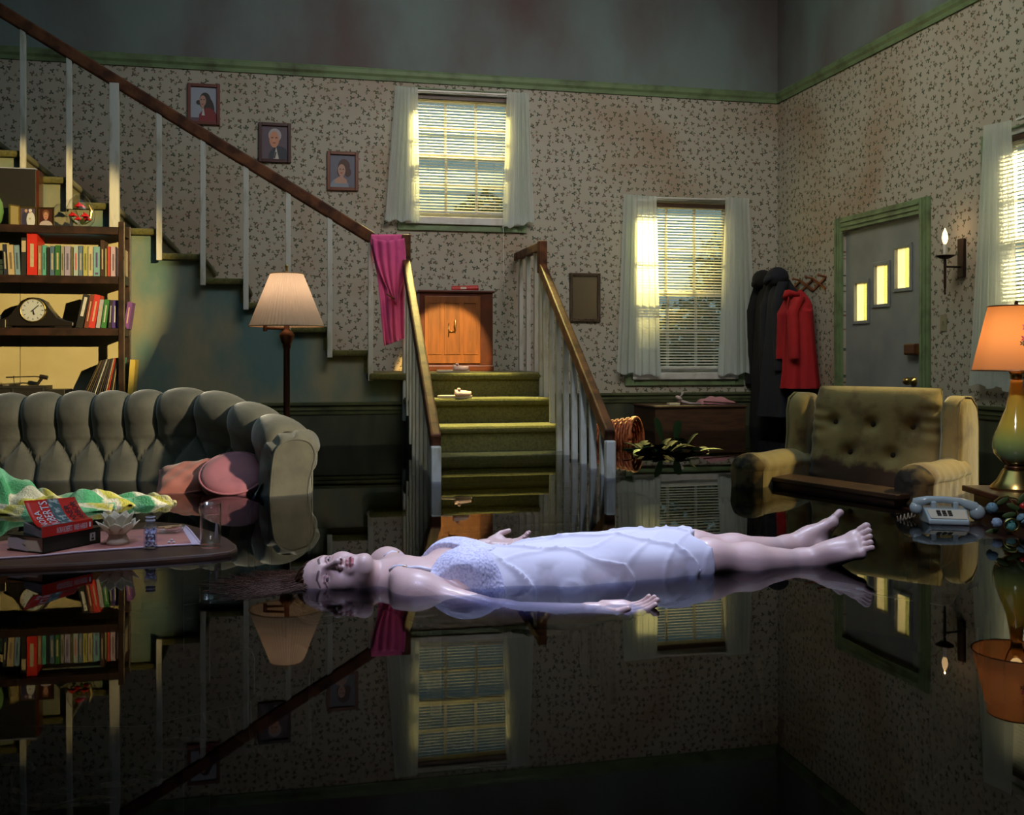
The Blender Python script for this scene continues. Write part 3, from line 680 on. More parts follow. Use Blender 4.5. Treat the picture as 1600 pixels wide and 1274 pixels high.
# ------------------------------------------------------------ tufted sofa
sofa = cthing('sofa', 'grey-green velvet sofa with deep channel tufting, half under water', 'sofa', -1.9, 5.2, FL)
BK = [(-3.15, 5.42, .40), (-2.95, 5.42, .40), (-2.75, 5.42, .40), (-2.566, 5.42, .405), (-2.38, 5.42, .41), (-2.197, 5.42, .415), (-2.02, 5.41, .415), (-1.845, 5.40, .425), (-1.62, 5.34, .43), (-1.40, 5.20, .385), (-1.22, 5.02, .335), (-1.075, 4.80, .285)]
def cr(p0, p1, p2, p3, t): return .5 * ((2 * p1) + (-p0 + p2) * t + (2 * p0 - 5 * p1 + 4 * p2 - p3) * t * t + (-p0 + 3 * p1 - 3 * p2 + p3) * t ** 3)
def bk(s):
    i = min(int(s), len(BK) - 2); t_ = s - i
    q = [BK[max(0, min(len(BK) - 1, i + k))] for k in (-1, 0, 1, 2)]
    return [cr(q[0][j], q[1][j], q[2][j], q[3][j], t_) for j in range(3)]
def prof(zt):
    return [(.13, -.42), (.12, -.1), (.085, .02), (.045, zt - .27), (.03, zt - .20), (.04, zt - .13), (.055, zt - .08), (.045, zt - .035), (.005, zt - .004), (-.06, zt - .002), (-.13, zt - .035), (-.17, zt - .10), (-.17, .05), (-.17, -.42)]
def pinterp(pr, v):
    t_ = v * (len(pr) - 1); i = min(int(t_), len(pr) - 2); f = t_ - i
    q = [pr[max(0, min(len(pr) - 1, i + k))] for k in (-1, 0, 1, 2)]
    return [cr(q[0][j], q[1][j], q[2][j], q[3][j], f) for j in (0, 1)]
def semi(d): d = max(0, min(.5, d)); return sqrt(max(0, 1 - (1 - 2 * d) ** 2))
def sofa_pt(s, v):
    x, y, zt = bk(s); x2, y2, _ = bk(min(s + .01, 10.999)); x1, y1, _ = bk(max(s - .01, 0))
    d = Vector((x2 - x1, y2 - y1)); d.normalize(); nx, ny = d.y, -d.x
    if ny > 0 and s < 7: nx, ny = -nx, -ny
    pr = prof(zt); n, z = pinterp(pr, v); n2, z2 = pinterp(pr, min(1, v + .01)); n1, z1 = pinterp(pr, max(0, v - .01))
    tn = Vector((n2 - n1, z2 - z1)); tn.normalize(); on, oz = tn.y, -tn.x
    zb = zt - .20; dd = .13; fi = s % 1; dI = min(fi, 1 - fi)
    front = v < .6
    if not front or z > zb: b = semi(dI)
    elif z > zb - dd:
        ta = (zb - z) / dd; b = max(.0, semi(min(abs(dI - .5 * ta) , .5)) ) if ta < 1 else 1
        b = b * .9
    else: b = semi(.5 - dI) * .9
    amp = .048 if front else (.045 if z > zt - .08 else .02)
    n += on * b * amp - on * .02; z += oz * b * amp
    p = (x + nx * n, y + ny * n)
    return Vector((p[0] + 1.9, p[1] - 5.2, z - FL))
for k in range(11):
    obj('back_channel', MB().grid(lambda u, v, k=k: sofa_pt(k + (.5 - .5 * cos(pi * u)) * .9998, v), 20, 64), M_sofa, sofa, smooth=True)
# buttons at the tuft points
for k in range(1, 11):
    p = sofa_pt(k, 4.02 / 13); obj('tuft_button', MB().ell(p, (.014, .014, .014), 8, 6), M_sofa, sofa, smooth=True)
# rolled arm front with its gathered edge and piping
xe, ye, ze = BK[-1]; dx, dy = .55, -.835; nx, ny = -.835, -.55
def apt(n, z, o): return Vector((xe + nx * n + dx * o + 1.9, ye + ny * n + dy * o - 5.2, z - FL))
ring = [(.085, -.35), (.085, -.1), (.08, .04), (.07, .14), (.055, .205), (.01, .245), (-.05, .255), (-.11, .235), (-.135, .18), (-.12, .11), (-.10, .0), (-.10, -.35)]
def puff(u, v):
    pr = [(a * (1.0 + .42 * (1 - v) ** 1.0) - .02 * (1 - v), b + .045 * (1 - v) * (b > .1) * (1)) for a, b in ring]
    n, z = pinterp(pr, u); o = -.05 + .115 * sin(v * pi / 2)
    pl = .007 * sin(u * 60) * sin(v * pi)
    return apt(n + pl, z + pl, o)
obj('arm_roll', MB().grid(puff, 80, 14), M_sofa, sofa, smooth=True)
m = MB(); pts = [apt(*pinterp(ring, i / 40), .055) for i in range(41)]; m.extr(pts, apt(0, 0, .078) - apt(0, 0, .055))
obj('arm_front', m, M_sofa, sofa, bevel=.008)
obj('piping', MB().tube([apt(*pinterp(ring, i / 40), .075) for i in range(41)], .006, 6), M_sofa, sofa, smooth=True)
obj('seat', MB().prism([(-1.2, -.1), (.55, -.1), (.72, -.42), (.3, -.75), (-1.2, -.75)], .12, .38), M_sofa, sofa, bevel=.05)

# cushions afloat beside the arm
def pillow(r, hx, hy, hz, mt, round_=False, e=.35):
    m = MB()
    if round_:
        m.lathe([(.001, hz * .75), (hx * .25, hz * .86), (hx * .6, hz), (hx * .85, hz * .85), (hx * .98, hz * .45), (hx, 0), (hx * .98, -hz * .45), (hx * .85, -hz * .85), (.001, -hz)], n=40, flute=(10, .006))
        rim = [(cos(a) * hx * .985, sin(a) * hx * .985, hz * .42) for a in [2 * pi * i / 40 for i in range(41)]]
    else:
        def fn(u, v):
            a = u * 2 - 1; b = v * 2 - 1; return Vector((a * hx * (1 - .05 * (1 - b * b)), b * hy * (1 - .05 * (1 - a * a)), hz * ((1 - a ** 4) * (1 - b ** 4)) ** .5 + .006 * sin(a * 9) * sin(b * 7)))
        m.grid(fn, 20, 20); m.grid(lambda u, v: Vector((fn(u, v).x, fn(u, v).y, -fn(u, v).z)), 20, 20)
        rim = [(a * hx, b * hy, 0) for a, b in ((-1, -1), (0, -.95), (1, -1), (.95, 0), (1, 1), (0, .95), (-1, 1), (-.95, 0), (-1, -1))]
    obj('cover', m, mt, r, smooth=True); obj('piping', MB().tube(rim, .006, 6), mt, r, smooth=True)
c1 = cthing('cushion', 'square coral velvet cushion floating by the sofa, behind the round one', 'cushion', -1.535, 4.93, .052); c1.rotation_euler = (R(24), R(-8), CAMZ + R(10)); pillow(c1, .155, .13, .055, M_cush)
c2 = cthing('cushion', 'round pink velvet cushion leaning against the sofa arm', 'cushion', -1.315, 4.86, .075); c2.rotation_euler = (R(33), R(-6), CAMZ + R(14)); pillow(c2, .155, .155, .042, mat('pink_velvet', (.56, .19, .24), .7, var=(7, (.36, .12, .18), .5, .75), sheen=.5, bump=(9, .2)), True)

# striped knitted blanket
bl = cthing('knitted_blanket', 'green, yellow and white knitted blanket drifting in front of the sofa', 'blanket', -2.0, 4.45, 0)
top = [(-60, .17), (0, .145), (18, .11), (40, .075), (62, .062), (72, .055), (95, .05), (118, .03), (135, .065), (148, .07), (165, .045), (190, .042), (215, .03), (240, .04), (258, .028), (264, .01)]
def tz(px):
    for (a, b), (c, d) in zip(top, top[1:]):
        if a <= px <= c: return b + (d - b) * (px - a) / (c - a)
    return 0
def blf(u, v):
    px = -60 + 324 * u; Yc = 4.45; X = px2c(px, Yc); hh = tz(px); wdt = .17 * (1 - .72 * u) * (1 - max(0, u - .95) * 14)
    a = (v * 2 - 1)
    z = hh * (1 - abs(a) ** 2.2) + .012 * sin(a * 11 + u * 30) * (1 - u * .5) - .01 + .010 * sin(u * 47 + a * 5)
    return Vector((X + 2.0 + .02 * sin(u * 23 + a * 4), a * wdt + .03 * sin(u * 9), max(z, -.02)))
def blc(u, v):
    s = (u * 17 + 1.2 * sin(v * 4 + u * 6) + v * 2.3) % 5
    pal = [(.08, .38, .19), (.74, .70, .60), (.62, .56, .10), (.70, .64, .34), (.16, .46, .30)]
    c = pal[int(s)]; rib = .82 + .18 * (sin((u * 90 + v * 30)) > -.2); return [x_ * rib for x_ in c]
obj('knit', MB().grid(blf, 200, 46, col=blc), M_blankv, bl, smooth=True, solid=.012, fixn=False)
def blf2(u, v):
    s = -.55 + u * 1.0; a = v * 2 - 1
    return Vector((s + .1 * sin(u * 5), -.24 + .05 * sin(u * 8) + a * .07 * (1 - u * .6), .028 * (1 - a * a) + .006 * sin(a * 9 + u * 24) - .004))
obj('trailing_fold', MB().grid(blf2, 90, 16, col=blc), M_blankv, bl, smooth=True, solid=.01, fixn=False)

# ------------------------------------------------------------ floor lamp
fl = cthing('floor_lamp', 'floor lamp with a pleated cream shade behind the sofa end', 'lamp', px2c(448, 5.95), 5.95, FL)
obj('base', MB().lathe([(.0, 0), (.15, 0), (.15, .015), (.05, .03), (.02, .06), (.02, .1)], n=28), M_bronze, fl, smooth=True)
obj('pole', MB().lathe([(.016, .06), (.016, .5), (.022, .52), (.019, .56), (.019, 1.28), (.026, 1.30), (.018, 1.33)], n=18), mat('dark_bronze', (.07, .028, .016), .3, .6), fl, smooth=True)
obj('collar', MB().lathe([(.018, 1.30), (.03, 1.32), (.042, 1.355), (.045, 1.365), (.03, 1.385), (.016, 1.40), (.014, 1.47)], n=20), M_bronze, fl, smooth=True)
obj('swing_arm', MB().tube([(-.005, 0, 1.40), (-.125, 0, 1.405)], .008, 8).tube([(-.125, 0, 1.385), (-.125, 0, 1.435)], .012, 8).tube([(-.125, 0, 1.432), (.0, 0, 1.437), (.012, 0, 1.46)], .008, 8), M_bronze, fl)
M_shade = mat('pleated_shade', (.62, .52, .40), .8, trans=.45)
sh = obj('shade', MB().lathe([(.212, 1.415), (.21, 1.42), (.094, 1.715), (.092, 1.72)], n=240, flute=(60, .011)), M_shade, fl, smooth=False)
obj('rim', MB().tube([(cos(a) * .213, sin(a) * .213, 1.415) for a in [2 * pi * i / 48 for i in range(49)]], .0035, 6), mat('shade_trim', (.45, .28, .14), .6), sh)
obj('rim', MB().tube([(cos(a) * .094, sin(a) * .094, 1.718) for a in [2 * pi * i / 32 for i in range(33)]], .003, 6), bpy.data.materials['shade_trim'], sh)
obj('finial', MB().lathe([(.0, 1.775), (.006, 1.77), (.011, 1.757), (.005, 1.745), (.009, 1.735), (.004, 1.725), (.003, 1.70)], n=12).tube([(-.09, 0, 1.712), (0, 0, 1.718), (.09, 0, 1.712)], .002, 5), M_brass, fl, smooth=True)
obj('bulb', MB().ell((0, 0, 1.54), (.03, .03, .042), 14, 10), mat('frosted_bulb', (.8, .7, .5), .3, emis=((1, .7, .45), 1.5)), fl, smooth=True)
p_ = c2r(px2c(448, 5.95), 5.95, FL + 1.54); light('POINT', 'floor_lamp_bulb', p_ + Vector((0, 0, .06)), None, 2.2, (1, .70, .5), .04)

# ------------------------------------------------------------ bookcase and what stands on it
YF = 7.20; YK = 7.50; XL = -2.25; XRt = -1.03
S = [1.495, 1.17, .828, .35, -.1]
bc = thing('bookcase', 'open dark wood bookcase full of books behind the sofa', 'bookcase', (-1.64, 7.35, FL)); l = Vector((-1.64, 7.35, FL))
for x_ in (XL, XRt):
    for y_ in (YF, YK - .03): obj('post', MB().bb((x_ - .02, y_ - .016, FL), (x_ + .02, y_ + .02, 1.53)).shift(-l), M_dark, bc, bevel=.004)
    for z_ in S: obj('side_rail', MB().bb((x_ - .012, YF + .02, z_ - .05), (x_ + .012, YK - .05, z_ + .012)).shift(-l), M_dark, bc, bevel=.003)
for z_ in S: obj('shelf', MB().bb((XL + .02, YF + .005, z_ - .022), (XRt - .02, YK - .03, z_)).bb((XL + .02, YF - .008, z_ - .05), (XRt - .02, YF + .01, z_)).shift(-l), M_dark, bc, bevel=.003)
M_cream = mat('cream_boards', (.46, .42, .27), .7, var=(3, (.38, .33, .20), .4, .7))
obj('back_panel', MB().bb((XL, YK - .008, .3), (-1.72, YK + .002, 1.47)).bb((-1.716, YK - .008, .3), (XRt - .02, YK + .002, 1.47)).shift(-l), M_cream, bc)
bookcols = {}
def bmat(c):
    k = tuple(c)
    if k not in bookcols: bookcols[k] = mat('book_cloth', c, .5, var=(30, [q * .7 for q in c], .5, .8))
    return bookcols[k]
def book(label, px0, px1, h, col, zs, dep=.16, lean=0, yoff=0, bars=None, group='books on the upper bookcase shelf', name='book', yfr=YF + .03, barcol=None):
    a = onY(px0, 430, yfr).x; b = onY(px1, 430, yfr).x; wd = max(.008, b - a - .001)
    r = thing(name, label, 'book' if name == 'book' else 'record', ((a + b) / 2, yfr + yoff, zs), 0, group, rot=(0, lean, 0))
    cv = MB().bb((-wd / 2, 0, 0), (-wd / 2 + .0015, dep, h)).bb((wd / 2 - .0015, 0, 0), (wd / 2, dep, h)).bb((-wd / 2 + .0015, 0, 0), (wd / 2 - .0015, .004, h))
    obj('cover', cv, bmat(col), r)
    obj('pages', MB().bb((-wd / 2 + .0015, .004, .003), (wd / 2 - .0015, dep - .003, h - .003)), M_paper, r)
    if bars:
        t_ = MB()
        for z0, z1, ww in bars: t_.bb((-wd / 2 * ww, -.0008, h * z0), (wd / 2 * ww, 0, h * z1))
        obj('spine_print', t_, bmat(barcol or (.5, .45, .3)), r)
    return r
SH1 = [(6, 12, .20, (.015, .02, .04), 'navy hardback at the far left of the upper row'), (13, 23, .197, (.42, .33, .20), 'cream book right of the navy one'), (24, 32, .195, (.16, .26, .36), 'light blue paperback left of the tall black book'),
 (33, 41, .245, (.012, .012, .015), 'tall black book with a pale label, left of the big red one'), (42, 58, .275, (.50, .018, .010), 'thick bright red book, tallest of the upper row'), (59, 65, .195, (.28, .16, .10), 'tan book right of the big red one'),
 (66, 72, .198, (.08, .32, .27), 'teal paperback right of the tan one'), (73, 77, .185, (.01, .01, .01), 'narrow black book right of the teal paperback'), (78, 85, .195, (.06, .12, .20), 'blue book with a pink picture on its spine'),
 (86, 94, .20, (.02, .12, .03), 'dark green hardback in the middle of the upper row'), (95, 100, .195, (.26, .25, .21), 'grey book right of the dark green hardback'), (101, 110, .197, (.30, .27, .42), 'lavender book in the middle of the upper row'),
 (111, 114, .19, (.12, .11, .04), 'thin olive book right of the lavender one'), (115, 122, .20, (.32, .40, .42), 'pale blue book with red lettering'), (123, 129, .20, (.10, .16, .26), 'slate blue book right of the pale blue one'),
 (130, 137, .20, (.36, .36, .12), 'yellow-green book in the upper row'), (138, 145, .197, (.48, .42, .26), 'cream and yellow book right of the yellow-green one'), (146, 156, .197, (.16, .34, .38), 'sky blue book with a purple dot'),
 (157, 163, .24, (.04, .016, .012), 'tall dark brown book near the right post'), (164, 167, .185, (.22, .22, .09), 'thin olive green book near the right post'), (168, 172, .20, (.45, .05, .03), 'thin red book near the right post'),
 (173, 181, .20, (.46, .34, .46), 'lavender white book touching the right post'), (191, 196, .19, (.48, .40, .28), 'cream book seen beyond the right front post')]
for a, b, h, c, lb in SH1:
    d_ = .22 if h > .27 else .16; bars = [(.2, .75, .35)] if b - a > 4 else None
    if 'pale label' in lb: bars = [(.62, .92, .85)]
    if 'purple dot' in lb: bars = [(.06, .13, .5), (.3, .8, .3)]
    book(lb, a, b, h, c, S[1], d_, bars=bars, lean=R(-3) if b < 35 else 0, barcol=(.08, .05, .2) if 'purple dot' in lb else (.5, .1, .1) if 'red lettering' in lb else tuple(q * .35 for q in c) if sum(c) > .6 else (.42, .36, .24), yfr=YF + .03 if b < 190 else YF + .14)
st_ = [(0, 'stacked dark book at the left edge of the upper shelf, lowest of the pile'), (1, 'stacked dark book at the left edge of the upper shelf, middle of the pile'), (2, 'stacked dark book at the left edge of the upper shelf, top of the pile')]
for k, lb in st_:
    r = thing('book', lb, 'book', (onY(-4, 430, YF + .03).x - .06, YF + .12, S[1] + k * .034 + .002), 0, 'books on the upper bookcase shelf')
    obj('cover', MB().bb((-.1, -.08, 0), (.1, .08, .003)).bb((-.1, -.08, .028), (.1, .08, .031)).bb((-.1, -.08, .003), (.1, -.076, .028)), bmat((.02, .045, .035)), r); obj('pages', MB().bb((-.097, -.076, .003), (.097, .077, .028)), M_paper, r)
G2 = 'books on the middle bookcase shelf'
for px, wpx, h, c, lb, le in [(118, 11, .225, (.010, .010, .012), 'black book with white lettering leaning right of the clock', 12), (131, 7, .222, (.16, .035, .02), 'rust brown book leaning against the red one', 10), (138, 10, .222, (.52, .03, .025), 'bright red book leaning on the middle shelf', 9.5),
    (149.5, 6.5, .19, (.34, .35, .42), 'pale grey book leaning beside the green one', 8), (157.5, 8, .19, (.03, .17, .04), 'green book leaning on the middle shelf', 7), (169, 5, .185, (.02, .015, .03), 'thin black book left of the purple one', 3), (174.5, 8.5, .185, (.06, .03, .24), 'purple book beside the right post of the middle shelf', 2), (193, 8, .18, (.16, .05, .26), 'colourful purple paperback beyond the right post', 8)]:
    book(lb, px, px + wpx, h, c, S[2] + .002, .15, lean=R(le), group=G2, bars=[(.35, .92, .45)] if h > .2 and c[0] < .1 else [(.2, .8, .25)], barcol=(.5, .5, .5) if c[0] < .1 else (.5, .35, .25), yfr=YF + .03 if px < 190 else YF + .13)
rc = [(.02, .012, .01), (.10, .07, .03), (.015, .012, .012), (.05, .03, .03), (.015, .02, .02), (.40, .40, .42), (.02, .02, .03), (.06, .05, .04), (.012, .012, .012), (.03, .02, .05), (.36, .30, .20), (.40, .03, .02), (.015, .012, .015), (.30, .24, .14), (.04, .03, .05), (.06, .38, .28)]
nm_ = ['brown', 'tan-edged', 'black', 'dark plum', 'charcoal', 'white-edged', 'dark navy', 'dark olive', 'jet black', 'violet-black', 'cream', 'bright red', 'sooty black', 'buff', 'dusky purple', 'turquoise']
for k, c in enumerate(rc):
    px = 127 + k * 3.6
    r = thing('record', nm_[k] + ' record sleeve leaning in the row on the lower shelf', 'record', (onY(px, 600, YF + .03).x, YF + .02, S[3] + .002), 0, 'records on the lower bookcase shelf', rot=(0, R(24 - k * 1.15), 0))
    obj('sleeve', MB().bb((-.0035, 0, 0), (.0035, .27, .285)), bmat(c), r, bevel=.001)
r = thing('record', 'yellow record sleeve seen beyond the right post of the lower shelf', 'record', (XRt + .028, YF + .06, S[3] + .002), 0, 'records on the lower bookcase shelf', rot=(0, R(4), 0))
obj('sleeve', MB().bb((-.0035, 0, 0), (.03, .18, .27)), bmat((.50, .38, .08)), r, bevel=.001)
# mantel clock
ck = thing('mantel_clock', 'black camel-back mantel clock with a pale dial', 'clock', (onY(54, 512, YF + .08).x, YF + .09, S[2]))
sil = [(-.245, .012), (-.245, .04), (-.20, .05), (-.15, .07), (-.11, .12), (-.075, .175), (-.035, .196), (0, .20), (.035, .196), (.075, .175), (.11, .12), (.15, .07), (.20, .05), (.245, .04), (.245, .012)]
obj('case', MB().extr([(a, -.05, b) for a, b in sil], (0, .10, 0)), M_black_s, ck, bevel=.006)
obj('foot', MB().bb((-.235, -.045, 0), (-.13, .045, .012)).bb((.13, -.045, 0), (.235, .045, .012)), M_black_s, ck)
fc = obj('dial', MB().lathe([(.0, 0), (.074, 0), (.074, .006), (0, .006)], (0, -.05, .115), 32, axis=(0, -1, 0)), mat('dial_white', (.46, .50, .56), .3), ck)
obj('bezel', MB().tube([(cos(a) * .076, -.057, .115 + sin(a) * .076) for a in [2 * pi * i / 40 for i in range(41)]], .005, 6), M_brass, ck, smooth=True)
nm = MB()
for i in range(12): a = 2 * pi * i / 12; nm.box((sin(a) * .058, -.0565, .115 + cos(a) * .058), (.004, .001, .012), Matrix.Rotation(a, 3, 'Y'))
obj('hour_mark', nm, M_black, fc)
obj('clock_hand', MB().beam((-.012, -.058, .105), (.035, -.058, .148), .006, .0015, up=(0, 1, 0)), M_black, fc); obj('clock_hand', MB().beam((0, -.059, .115), (.008, -.059, .085), .008, .0015, up=(0, 1, 0)), M_black, fc)
obj('glass_cover', MB().lathe([(.073, 0), (.05, .008), (.0001, .011)], (0, -.057, .115), 32, axis=(0, -1, 0)), M_pane, ck, smooth=True)
# little dark ornament left of the clock
o_ = thing('dark_ornament', 'small dark stepped ornament at the left edge of the middle shelf', 'ornament', (onY(5, 512, YF + .08).x - .02, YF + .05, S[2]))
obj('block', MB().bb((-.05, -.03, 0), (.05, .03, .055)), M_black_s, o_, bevel=.004); obj('step', MB().bb((-.06, -.02, .055), (.01, .02, .085)), mat('grey_blue', (.10, .12, .16), .3), o_, bevel=.004)
# turntable on the low shelf
tt = thing('turntable', 'silver-trimmed turntable with a raised tone arm on the lower shelf', 'turntable', (onY(45, 600, YF + .1).x - .06, YF + .13, S[3]))
obj('plinth', MB().bb((-.27, -.13, 0), (.30, .13, .075)), M_black, tt, bevel=.004)
fm_ = MB().bb((-.26, -.136, .004), (.17, -.13, .012)).bb((-.26, -.136, .085), (.17, -.13, .093)).bb((.162, -.136, .012), (.17, -.13, .085)).bb((-.02, -.136, .012), (-.012, -.13, .085))
obj('front_trim', fm_, M_chrome, tt); obj('cabinet', MB().bb((-.27, -.13, .075), (.18, .1, .10)), M_black, tt)
obj('platter', MB().lathe([(.0, .10), (.10, .10), (.10, .112), (0, .112)], (-.1, -.01, 0), 32), M_black_s, tt)
obj('tone_arm', MB().tube([(-.08, -.02, .155), (.09, -.01, .16), (.14, 0, .155)], .004, 6).tube([(.12, 0, .16), (.17, .0, .15)], .014, 8).tube([(.1, 0, .10), (.135, 0, .15)], .01, 8).tube([(-.03, -.02, .10), (-.035, -.02, .165)], .003, 6), M_black_s, tt)
# top shelf: panel, hinged photographs, glass egg, vase
tv = thing('dark_cabinet_box', 'black box with a red-brown edge standing on top of the bookcase', 'box', (onY(18, 350, 7.38).x - .14, 7.40, S[0]))
obj('box', MB().bb((-.30, -.06, 0), (.30, .06, .385)), M_black, tv, bevel=.003); obj('side_strip', MB().bb((.30, -.062, 0), (.318, .062, .38)), M_cherry, tv); obj('top_edge', MB().bb((-.30, -.062, .385), (.30, -.02, .392)), mat('blue_edge', (.25, .28, .40), .4), tv)
pf = thing('photo_frames', 'brass hinged photo frames with a wedding picture and a portrait', 'photo frame', (onY(52, 352, YF + .08).x, YF + .09, S[0]))
def small_frame(c, w_, h_, ang, shapes):
    Mx = Matrix.Translation(Vector(c)) @ Matrix.Rotation(ang, 4, 'Z'); k = .008; f = MB()
    f.bb((0, -.005, 0), (k, .005, h_)).bb((w_ - k, -.005, 0), (w_, .005, h_)).bb((k, -.005, 0), (w_ - k, .005, k)).bb((k, -.005, h_ - k), (w_ - k, .005, h_))
    fr_ = obj('frame_leaf', f.xf(Mx), M_brass, pf); m = MB(); cols = []
    for i, (cx, cy, rx, ry, col, kind) in enumerate(shapes):
        n_ = 16 if kind == 'e' else 4; of = 0 if kind == 'e' else pi / 4; q = 1 if kind == 'e' else 1.4142
        pts = [(max(k, min(w_ - k, w_ / 2 + (cx + rx * q * cos(2 * pi * j / n_ + of)) * w_ / 2)), -.001 - i * .0004, max(k, min(h_ - k, h_ / 2 + (cy + ry * q * sin(2 * pi * j / n_ + of)) * h_ / 2))) for j in range(n_)]
        m.poly3(pts, i); cols.append(mat('photo_ink', col, .4))
    obj('photograph', m.xf(Mx), cols, fr_, fixn=False)
small_frame((-.135, -.06, 0), .075, .135, R(50), [(0, 0, 1, 1, (.22, .18, .08), 'r')])
small_frame((-.085, 0, 0), .105, .128, 0, [(0, 0, 1, 1, (.06, .05, .10), 'r'), (-.4, -.3, .35, .8, (.03, .03, .07), 'e'), (.3, -.35, .5, .85, (.48, .5, .55), 'e'), (-.25, .6, .16, .18, (.4, .25, .2), 'e'), (.2, .5, .14, .16, (.4, .25, .2), 'e'), (.25, .65, .2, .16, (.5, .5, .55), 'e'), (.2, -.2, .12, .1, (.3, .3, .2), 'e')])
small_frame((.025, 0, 0), .105, .128, R(-8), [(0, 0, 1, 1, (.05, .015, .012), 'r'), (0, -.85, .8, .5, (.42, .36, .40), 'e'), (0, .35, .42, .4, (.16, .07, .03), 'e'), (0, .1, .3, .42, (.42, .22, .17), 'e'), (-.1, .15, .05, .04, (.05, .02, .02), 'e'), (.12, .15, .05, .04, (.05, .02, .02), 'e'), (0, -.1, .12, .04, (.4, .05, .05), 'e')])
M_glassob = glass('clear_glass', rough=.02, boost=1.6)
ge = thing('glass_egg', 'egg-shaped glass ornament holding red silk roses on the bookcase', 'ornament', (onY(125, 352, YF + .09).x, YF + .10, S[0]))
obj('glass_shell', MB().lathe([(.03, 0), (.06, .01), (.085, .04), (.093, .08), (.085, .13), (.065, .18), (.035, .215), (.0005, .225)], n=32), M_glassob, ge, smooth=True)
rs = MB(); rg = random.Random(2)
for c_, s_ in (((.0, -.03, .14), .038), ((.035, -.03, .075), .036), ((-.045, -.01, .08), .034), ((-.005, -.045, .05), .03), ((.03, .03, .06), .034)):
    for i in range(9):
        a = i * 2.4; rr_ = s_ * (i / 9) ** .5; q = Matrix.Rotation(a, 3, 'Z') @ Matrix.Rotation(R(50 - i * 3), 3, 'Y')
        rs.ell(Vector(c_) + Vector((cos(a) * rr_ * .7, sin(a) * rr_ * .7, s_ * .4 - rr_ * .4)), (s_ * .45, s_ * .5, s_ * .12), 8, 6, q)
obj('silk_rose', rs, mat('rose_red', (.62, .008, .012), .5), ge, smooth=True)
lf = MB(); [lf.ell((cos(a) * .05, sin(a) * .05, .04), (.03, .012, .004), 8, 5, Matrix.Rotation(a, 3, 'Z') @ Matrix.Rotation(-.6, 3, 'Y')) for a in (0, 1.3, 2.5, 3.9, 5.1)]
obj('rose_leaf', lf, M_leaf, ge); obj('gold_ribbon', MB().tube([(.06, -.04, .15), (.075, -.035, .11), (.07, -.045, .06)], [.004, .012, .006], 8), M_brass, ge)
vz = thing('green_vase', 'rounded green vase cut by the left edge, on the bookcase', 'vase', (onY(-10, 352, YF + .09).x, YF + .09, S[0]))
obj('vase_body', MB().lathe([(.0, 0), (.03, 0), (.05, .03), (.062, .09), (.055, .15), (.03, .2), (.022, .215), (.03, .23)], n=28), mat('green_glaze', (.12, .25, .09), .2, coat=.6), vz, smooth=True)
# ------------------------------------------------------------ armchair
M_tide = M_chair.copy(); M_tide.name = 'gold_velvet_tide_mark'
def _tide():
    nt = M_tide.node_tree; N = nt.nodes; L = nt.links; b = N['Principled BSDF']; src = b.inputs['Base Color'].links[0].from_socket
    tc = N.new('ShaderNodeTexCoord'); sp = N.new('ShaderNodeSeparateXYZ'); L.new(tc.outputs['Object'], sp.inputs[0]); n = N.new('ShaderNodeTexNoise'); n.inputs['Scale'].default_value = 14; n.inputs['Detail'].default_value = 5; L.new(tc.outputs['Object'], n.inputs[0])
    a = N.new('ShaderNodeMath'); a.operation = 'MULTIPLY_ADD'; a.inputs[1].default_value = .11; L.new(n.outputs[0], a.inputs[0]); L.new(sp.outputs[2], a.inputs[2])
    c_ = N.new('ShaderNodeMath'); c_.operation = 'MULTIPLY_ADD'; c_.inputs[1].default_value = .10; L.new(sp.outputs[0], c_.inputs[0]); L.new(a.outputs[0], c_.inputs[2])
    mr = N.new('ShaderNodeMapRange'); mr.inputs[1].default_value = .735; mr.inputs[2].default_value = .765; L.new(c_.outputs[0], mr.inputs[0])
    mx = N.new('ShaderNodeMix'); mx.data_type = 'RGBA'; L.new(mr.outputs[0], mx.inputs[0]); mx.inputs[6].default_value = (.085, .035, .015, 1); L.new(src, mx.inputs[7]); L.new(mx.outputs[2], b.inputs['Base Color'])
_tide()
M_cap = mat('worn_arm_front', (.16, .10, .035), .85, var=(11, (.022, .014, .008), .42, .56), bump=(20, .4))
